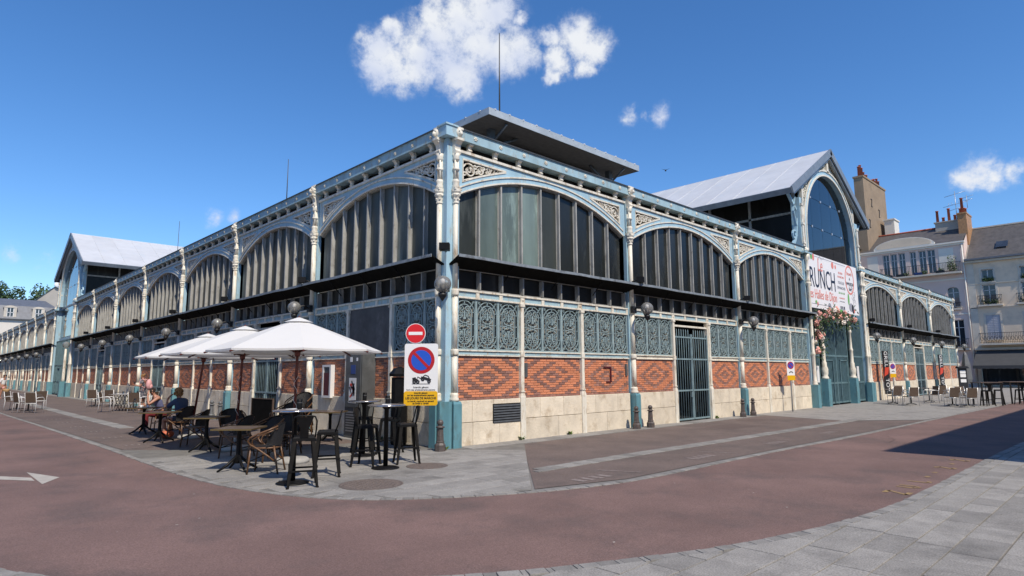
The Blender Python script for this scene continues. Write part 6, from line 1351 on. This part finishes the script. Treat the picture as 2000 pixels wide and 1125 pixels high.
balcony(pk, 5.2, 12.3, 11.35, .8, 1.0, False); balcony(pk, 10.75, 11.95, 7.75, .25, .6, False)
balcony(pk, 10.8, 12.3, 3.75, .5)
for (a, b) in ((5.4, 5.9), (7.2, 7.8), (9.0, 9.3), (10.4, 10.8)): plants(pk, a, b, -.45, 11.4, 3, .2)
plants(pk, 11.2, 11.9, -.45, 11.5, 9, .65)
for a in (5.6, 6.7, 8.3, 10.2): obj('flower_box', MB().box(a, a + .7, -.74, -.5, 11.36, 11.62).mesh('flower_box', 'ink' if a != 8.3 else 'poster_blue'), pk)
obj('drainpipe', MB().tube([(12.45, -.1, 14.2), (12.5, -.1, .3)], .06, 6).mesh('drainpipe', 'plaster_white'), pk)
# party chimney on the gable between pink and cream house
cs = obj('chimney_stack', MB().box(9.7, 12.3, 3.6, 4.4, 15.5, 17.3).box(9.6, 12.4, 3.5, 4.5, 17.3, 17.42).mesh('chimney_stack', 'plaster_grey'), pk); pots(cs, 9.9, 4.0, 17.42, 5, .52, 0, [1.3, .5, 1.4, .6, 1.2])
cs = obj('chimney_stack', MB().box(12.0, 12.75, 2.0, 4.6, 14.3, 17.6).box(11.95, 12.8, 1.9, 4.7, 17.6, 17.75).mesh('chimney_stack', 'wood_light'), pk); pots(cs, 12.4, 2.4, 17.75, 3, 0, .8, [1.6, .7, .8])
an = MB().tube([(11.6, 4.2, 17.3), (11.6, 4.2, 20.6)], .03, 5)
for z, l in ((20.3, .9), (19.2, 1.1), (18.7, .7)): an.tube([(11.6 - l, 4.0, z - .2), (11.6 + l, 4.4, z + .2)], .022, 4)
for i in range(5): an.tube([(11.0 + i * .3, 4.1, 19.05 + i * .05), (11.0 + i * .3, 4.1, 19.4 + i * .05)], .015, 4)
an.tube([(12.6, 4.2, 18.6), (12.6, 4.2, 20.0)], .025, 5); an.tube([(12.2, 4.2, 19.7), (13.2, 4.2, 19.9)], .02, 4); an.tube([(12.3, 4.2, 19.4), (13.1, 4.2, 19.5)], .02, 4)
tag(obj('tv_antenna', an.mesh('tv_antenna', 'galv'), None, (66, 14, 0), RZL), 'rake of television aerials on the chimneys right of the pink house', 'antenna')
# brown chimney wall
tw_ = thing('chimney_wall', 'tall brown rendered chimney wall with red pots behind the portal roof', 'chimney', (66.4, 10.0, 0))
obj('wall', MB().box(0, 8.2, 0, .95, 0, 23.2).box(-.08, 8.28, -.08, 1.03, 23.2, 23.4).mesh('wall', 'render_brown'), tw_); pots(tw_, .5, .5, 23.4, 6, .52, 0, [1.2, 1.5, 1.3, .9, .7, .8]); pots(tw_, 5.2, .5, 23.4, 5, .6, 0, [.7, .9, .8, 1.2, 1.0])
for (x, z) in ((2.4, 20.6), (5.0, 19.8), (1.2, 18.0), (7.2, 17.4)): obj('wall_anchor', MB().bar([(-.2, .45), (.15, .45), (-.1, -.4), (.2, -.4)], .09, -.06, -.005).xf(Matrix.Translation((x, 0, z))).mesh('wall_anchor', 'iron'), tw_)
tag(obj('white_chimney', MB().box(0, 1.9, 0, 1.0, 0, 18.9).box(-.1, 2.0, -.1, 1.1, 18.9, 19.05).mesh('white_chimney', 'plaster_white'), None, (71.6, 8.6, 0)), 'squat white chimney block right of the brown chimney wall', 'chimney')
bk_ = thing('rear_house', 'slate-roofed house seen between the portal and the brown chimney wall', 'house', (64, 10.9, 0)); obj('wall', MB().box(0, 10, 0, 8, 0, 15).mesh('wall', 'plaster_grey'), bk_); obj('roof', MB().quad((-.2, -.2, 15), (10, -.2, 15), (10, 4, 19.5), (-.2, 4, 19.5)).quad((-.2, -.2, 15), (-.2, 4, 19.5), (-.2, 8, 15)).mesh('roof', 'slate'), bk_)
# cream house with cafe
cr = thing('cream_house', 'cream stone house with slate roof and dark cafe awning at the right', 'house', (66, 1.35, 0), RZL); CW = 20
hol = []
for i in range(5):
    x = 1.1 + i * 2.95; hol += [(x, x + .95, 10.15, 11.35), (x - .02, x + 1.0, 7.95, 9.85), (x, x + 1.1, 4.55, 6.9)]
hol.append((.3, CW - .5, .15, 2.9))
wb = MB(); wall_holes(wb, CW, 12.1, hol); wb.quad((0, 0, 0), (0, 0, 12.1), (0, 10, 12.1), (0, 10, 0)); obj('wall', wb.mesh('wall', 'plaster_cream'), cr)
for i in range(5):
    x = 1.1 + i * 2.95; win(cr, x, x + .95, 10.15, 11.35); win(cr, x - .02, x + 1.0, 7.95, 9.85); win(cr, x, x + 1.1, 4.55, 6.9, shutters=(i % 2 == 0)); balcony(cr, x - .45, x + 1.45, 7.9, .35, .9); plants(cr, x + .1, x + .9, -.05, 10.2, 6, .15)
    if i < 2: plants(cr, x - .1, x + 1.1, -.2, 8.0, 6, .2)
balcony(cr, .5, CW - .5, 4.15, .8, 1.0)
obj('cornice', MB().box(-.1, CW + .1, -.3, .05, 12.1, 12.35).box(0, CW, -.08, 0, 9.95, 10.03).box(0, CW, -.06, 0, 7.6, 7.68).box(-.05, .55, -.06, 0, 3.6, 12.1).box(0, CW, -.2, .05, 3.55, 3.75).mesh('cornice', 'stone_trim'), cr)
rf = MB(); rf.quad((-.05, -.35, 12.3), (CW, -.35, 12.3), (CW, 4.6, 16.3), (-.05, 4.6, 16.3)); rf.quad((-.05, 4.6, 16.3), (CW, 4.6, 16.3), (CW, 9.6, 12.2), (-.05, 9.6, 12.2)); rf.quad((-.05, -.35, 12.3), (-.05, 4.6, 16.3), (-.05, 9.6, 12.2)); ro = obj('roof', rf.mesh('roof', 'slate'), cr)
obj('gutter', MB().box(-.1, CW, -.5, -.3, 12.32, 12.5).mesh('gutter', 'slate_blue'), ro); obj('ridge_tile', MB().box(-.1, CW, 4.5, 4.7, 16.28, 16.42).mesh('ridge_tile', 'stone_trim'), ro)
for x in (2.3, 5.6, 9): k = .81; obj('skylight', MB().quad((x, 1.0, 13.5), (x + .95, 1.0, 13.5), (x + .95, 1.9, 14.2), (x, 1.9, 14.2)).xf(Matrix.Translation((0, -.05, .06))).mesh('skylight', 'glass_house'), ro)
vg = MB()
for i in range(26): t = i / 26; vg.box(-.12, .06, lerp(-.35, 4.6, t), lerp(-.35, 4.6, t) + .12, lerp(12.3, 16.3, t), lerp(12.3, 16.3, t) + .12)
obj('verge_stone', vg.mesh('verge_stone', 'stone_trim'), ro)
obj('shopfront', MB().box(.35, CW - .55, .2, .22, .2, 2.9).mesh('shopfront', 'glass_house'), cr); pp_ = MB()
for i in range(8): x = .6 + i * 2.4; pp_.box(x - .08, x + .08, .05, .2, .15, 2.9)
obj('shop_mullion', pp_.mesh('shop_mullion', 'ink'), cr)
aw = thing('awning', 'long dark grey awning with scalloped edge over the cafe at the right', 'awning', (66, 1.35, 0), RZL); ax_ = MB(); ax_.xprism([(-.05, 3.5), (-2.6, 2.05), (-2.6, 2.02), (-.05, 3.45)], .1, 15); obj('cloth', ax_.mesh('cloth', 'awning'), aw)
va = MB(); va.slab(frange(.1, 15, 240), lambda x: 1.72 + .05 * abs(sin(x * 5.2)), lambda x: 2.05, -2.64, -2.605); v_ = obj('valance', va.mesh('valance', 'awning'), aw); obj('lettering', text_mesh('Brasserie', .34, 'sign_white', shear=.2), v_, (4.6, -2.65, 1.9)); obj('end_cloth', MB().quad((.09, -.05, 3.45), (.09, -2.6, 2.02), (.09, -.05, 2.02)).mesh('end_cloth', 'awning'), aw)
# house at the far left
wh = thing('white_house', 'white house with grey mansard roof and two dormers at the far left', 'house', (-6, 108, 0)); hol = [(7.3, 8.7, 7.0, 8.3), (3, 4.4, 7.0, 8.3), (11, 12.4, 7, 8.3), (7.3, 8.7, 3.5, 5.4)]
wb = MB(); wall_holes(wb, 13, 9.9, hol); wb.quad((13, 0, 0), (13, 9, 0), (13, 9, 9.9), (13, 0, 9.9)); obj('wall', wb.mesh('wall', 'plaster_white'), wh)
for a in hol: win(wh, *a, sur=False)
rf = MB(); rf.quad((-.2, -.2, 9.9), (13.2, -.2, 9.9), (13.0, .7, 12.0), (0, .7, 12.0)); rf.quad((0, .7, 12.0), (13, .7, 12.0), (12, 5, 13.4), (0, 5, 13.4)); rf.quad((13.2, -.2, 9.9), (13.2, 9, 9.9), (13, 9, 12), (12, 5, 13.4), (13, .7, 12)); obj('roof', rf.mesh('roof', 'slate_blue'), wh); obj('eave', MB().box(-.3, 13.3, -.35, 0, 9.8, 9.95).mesh('eave', 'gutter'), wh)
for x in (7.3, 10.7, 3.6):
    d = obj('dormer', MB().box(x - .75, x - .42, -.12, .8, 10.2, 11.6).box(x + .42, x + .75, -.12, .8, 10.2, 11.6).slab(frange(x - .85, x + .85, 8), lambda q: 11.6, lambda q: 11.95 - .35 * ((q - x) / .85) ** 2, -.15, .9).mesh('dormer', 'stone_trim'), wh); obj('window_frame', MB().box(x - .42, x - .34, -.05, 0, 10.2, 11.6).box(x + .34, x + .42, -.05, 0, 10.2, 11.6).box(x - .04, x + .04, -.05, 0, 10.2, 11.6).box(x - .42, x + .42, -.05, 0, 10.85, 10.92).mesh('window_frame', 'sign_white'), d); obj('pane', MB().box(x - .42, x + .42, .0, .02, 10.2, 11.6).mesh('pane', 'glass_house'), d)
gh = thing('grey_gable', 'grey gabled house end rising behind the white house roof', 'house', (4.9, 115, 0)); mb = MB(); mb.quad((0, 0, 0), (6, 0, 0), (6, 0, 14.2), (2.4, 0, 16.0), (0, 0, 13.6)); mb.quad((0, 0, 0), (0, 0, 13.6), (0, 6, 13.6), (0, 6, 0)); obj('wall', mb.mesh('wall', 'plaster_grey'), gh); obj('roof', MB().quad((-.2, -.2, 13.5), (2.4, -.2, 16.1), (2.4, 6, 16.1), (-.2, 6, 13.5)).quad((2.4, -.2, 16.1), (6.2, -.2, 14.1), (6.2, 6, 14.1), (2.4, 6, 16.1)).mesh('roof', 'slate'), gh)
tag(obj('satellite_dish', MB().sphere((0, 0, 0), .5, 12, sy=.3).mesh('satellite_dish', 'sign_white'), None, (7.6, 114.6, 16.4)), 'white satellite dish on the gable at the far left', 'satellite dish')
# row of houses opposite, outside the picture, that throws its shadow on the road
op = thing('opposite_house', 'stone house across the street whose shadow falls on the road', 'house', (44, -14.2, 0), pi); hol = []
for i in range(13):
    for z in (1.0, 3.9, 6.6): hol.append((1.2 + i * 3, 2.3 + i * 3, z, z + 1.8))
wb = MB(); wall_holes(wb, 39.5, 8.6, hol); wb.quad((0, 0, 0), (0, 0, 8.6), (0, 9, 8.6), (0, 9, 0)).quad((39.5, 0, 0), (39.5, 9, 0), (39.5, 9, 8.6), (39.5, 0, 8.6)).quad((0, 9, 0), (0, 9, 8.6), (39.5, 9, 8.6), (39.5, 9, 0)); obj('wall', wb.mesh('wall', 'plaster_cream'), op); obj('roof', MB().quad((-.2, -.4, 8.6), (39.7, -.4, 8.6), (39.7, 4.5, 11.6), (-.2, 4.5, 11.6)).quad((-.2, 4.5, 11.6), (39.7, 4.5, 11.6), (39.7, 9.4, 8.6), (-.2, 9.4, 8.6)).quad((39.7, -.4, 8.6), (39.7, 9.4, 8.6), (39.7, 4.5, 11.6)).quad((-.2, -.4, 8.6), (-.2, 4.5, 11.6), (-.2, 9.4, 8.6)).mesh('roof', 'slate'), op)
for a in hol: 
    w = obj('window', MB().box(a[0], a[1], .16, .22, a[2], a[3]).mesh('window', 'glass_house'), op)
def sky_block_house(loc, rz, Wd, H, label):  # unseen house rows, added to cut the blue sky light on walls and ground
    t = thing('opposite_house', label, 'house', loc, rz); hl = [(1.2 + i * 2.9, 2.3 + i * 2.9, z, z + 1.8) for i in range(int((Wd - 1.5) / 2.9)) for z in (.9, 3.9, 6.8, 9.6) if z + 2.2 < H]
    w_ = MB(); wall_holes(w_, Wd, H, hl); w_.quad((0, 0, 0), (0, 0, H), (0, 9, H), (0, 9, 0)).quad((Wd, 0, 0), (Wd, 9, 0), (Wd, 9, H), (Wd, 0, H)).quad((0, 9, 0), (0, 9, H), (Wd, 9, H), (Wd, 9, 0)); obj('wall', w_.mesh('wall', 'plaster_cream'), t)
    obj('roof', MB().quad((-.2, -.4, H), (Wd + .2, -.4, H), (Wd + .2, 4.5, H + 3), (-.2, 4.5, H + 3)).quad((-.2, 4.5, H + 3), (Wd + .2, 4.5, H + 3), (Wd + .2, 9.4, H), (-.2, 9.4, H)).mesh('roof', 'slate'), t)
    for a in hl: obj('window', MB().box(a[0], a[1], .16, .22, a[2], a[3]).mesh('window', 'glass_house'), t)
sky_block_house((-15, 2, 0), pi / 2, 46, 12, 'unseen row of cream houses added to block sky light from the long shaded side')
sky_block_house((-15, 49, 0), pi / 2, 60, 13, 'unseen farther row of cream houses added to block sky light by the left portal')
sky_block_house((2, -27, 0), pi, 44, 11, 'unseen row of cream houses added behind the viewer to block sky light')
# tree behind the far left house
tr = thing('tree', 'leafy green tree rising behind the roofs at the far left', 'tree', (5.4, 128, 0)); obj('trunk', MB().tube([(0, 0, 0), (.1, 0, 6), (0, .2, 11)], [.5, .4, .2], 8).tube([(0, 0, 7), (-2.5, .5, 12)], [.25, .1], 6).tube([(0, 0, 8), (2.5, -.5, 13)], [.25, .1], 6).mesh('trunk', 'bark'), tr)
r9 = random.Random(31); lf = MB(); cl = [(Vector((r9.uniform(-5.5, 5.5), r9.uniform(-2.5, 2.5), 14.0 + r9.uniform(-2.5, 2.8))), r9.uniform(.9, 1.7)) for _ in range(48)]
for c_, rad in cl:
    for i in range(130):
        d = Vector((r9.gauss(0, 1), r9.gauss(0, 1), r9.gauss(0, 1))).normalized(); p = c_ + d * rad * r9.uniform(.55, 1.05); q = (d + Vector((r9.uniform(-1, 1), r9.uniform(-1, 1), r9.uniform(-1, 1))) * .8).normalized(); a = q.orthogonal().normalized(); b = q.cross(a); s = r9.uniform(.14, .26); lf.quad(p + a * s, p + b * s * .7, p - a * s, p - b * s * .7)
obj('crown', lf.mesh('crown', 'leaf'), tr)
t2 = thing('tree', 'small tree top at the far left picture edge', 'tree', (-1.2, 125, 0)); obj('trunk', MB().tube([(0, 0, 0), (0, 0, 12)], [.3, .15], 6).mesh('trunk', 'bark'), t2); lf = MB()
for i in range(700):
    d = Vector((r9.gauss(0, 1), r9.gauss(0, 1), r9.gauss(0, 1))).normalized(); p = Vector((0, 0, 13.2)) + Vector((d.x * 1.6, d.y * 1.2, d.z * 1.3)) * r9.uniform(.5, 1); a = d.orthogonal().normalized(); b = d.cross(a); s = .2; lf.quad(p + a * s, p + b * s * .7, p - a * s, p - b * s * .7)
obj('crown', lf.mesh('crown', 'leaf_dark'), t2)
# a bird
tag(obj('bird', MB().sphere((0, 0, 0), .07, 6, sx=2).quad((-.04, 0, .04), (.1, 0, .04), (0, .34, .14)).quad((-.04, 0, .04), (0, -.34, .15), (.1, 0, .04)).mesh('bird', 'bird'), None, (29.85, 12.65, 16.17), .6), 'small dark bird in the sky right of the lantern roof', 'bird')
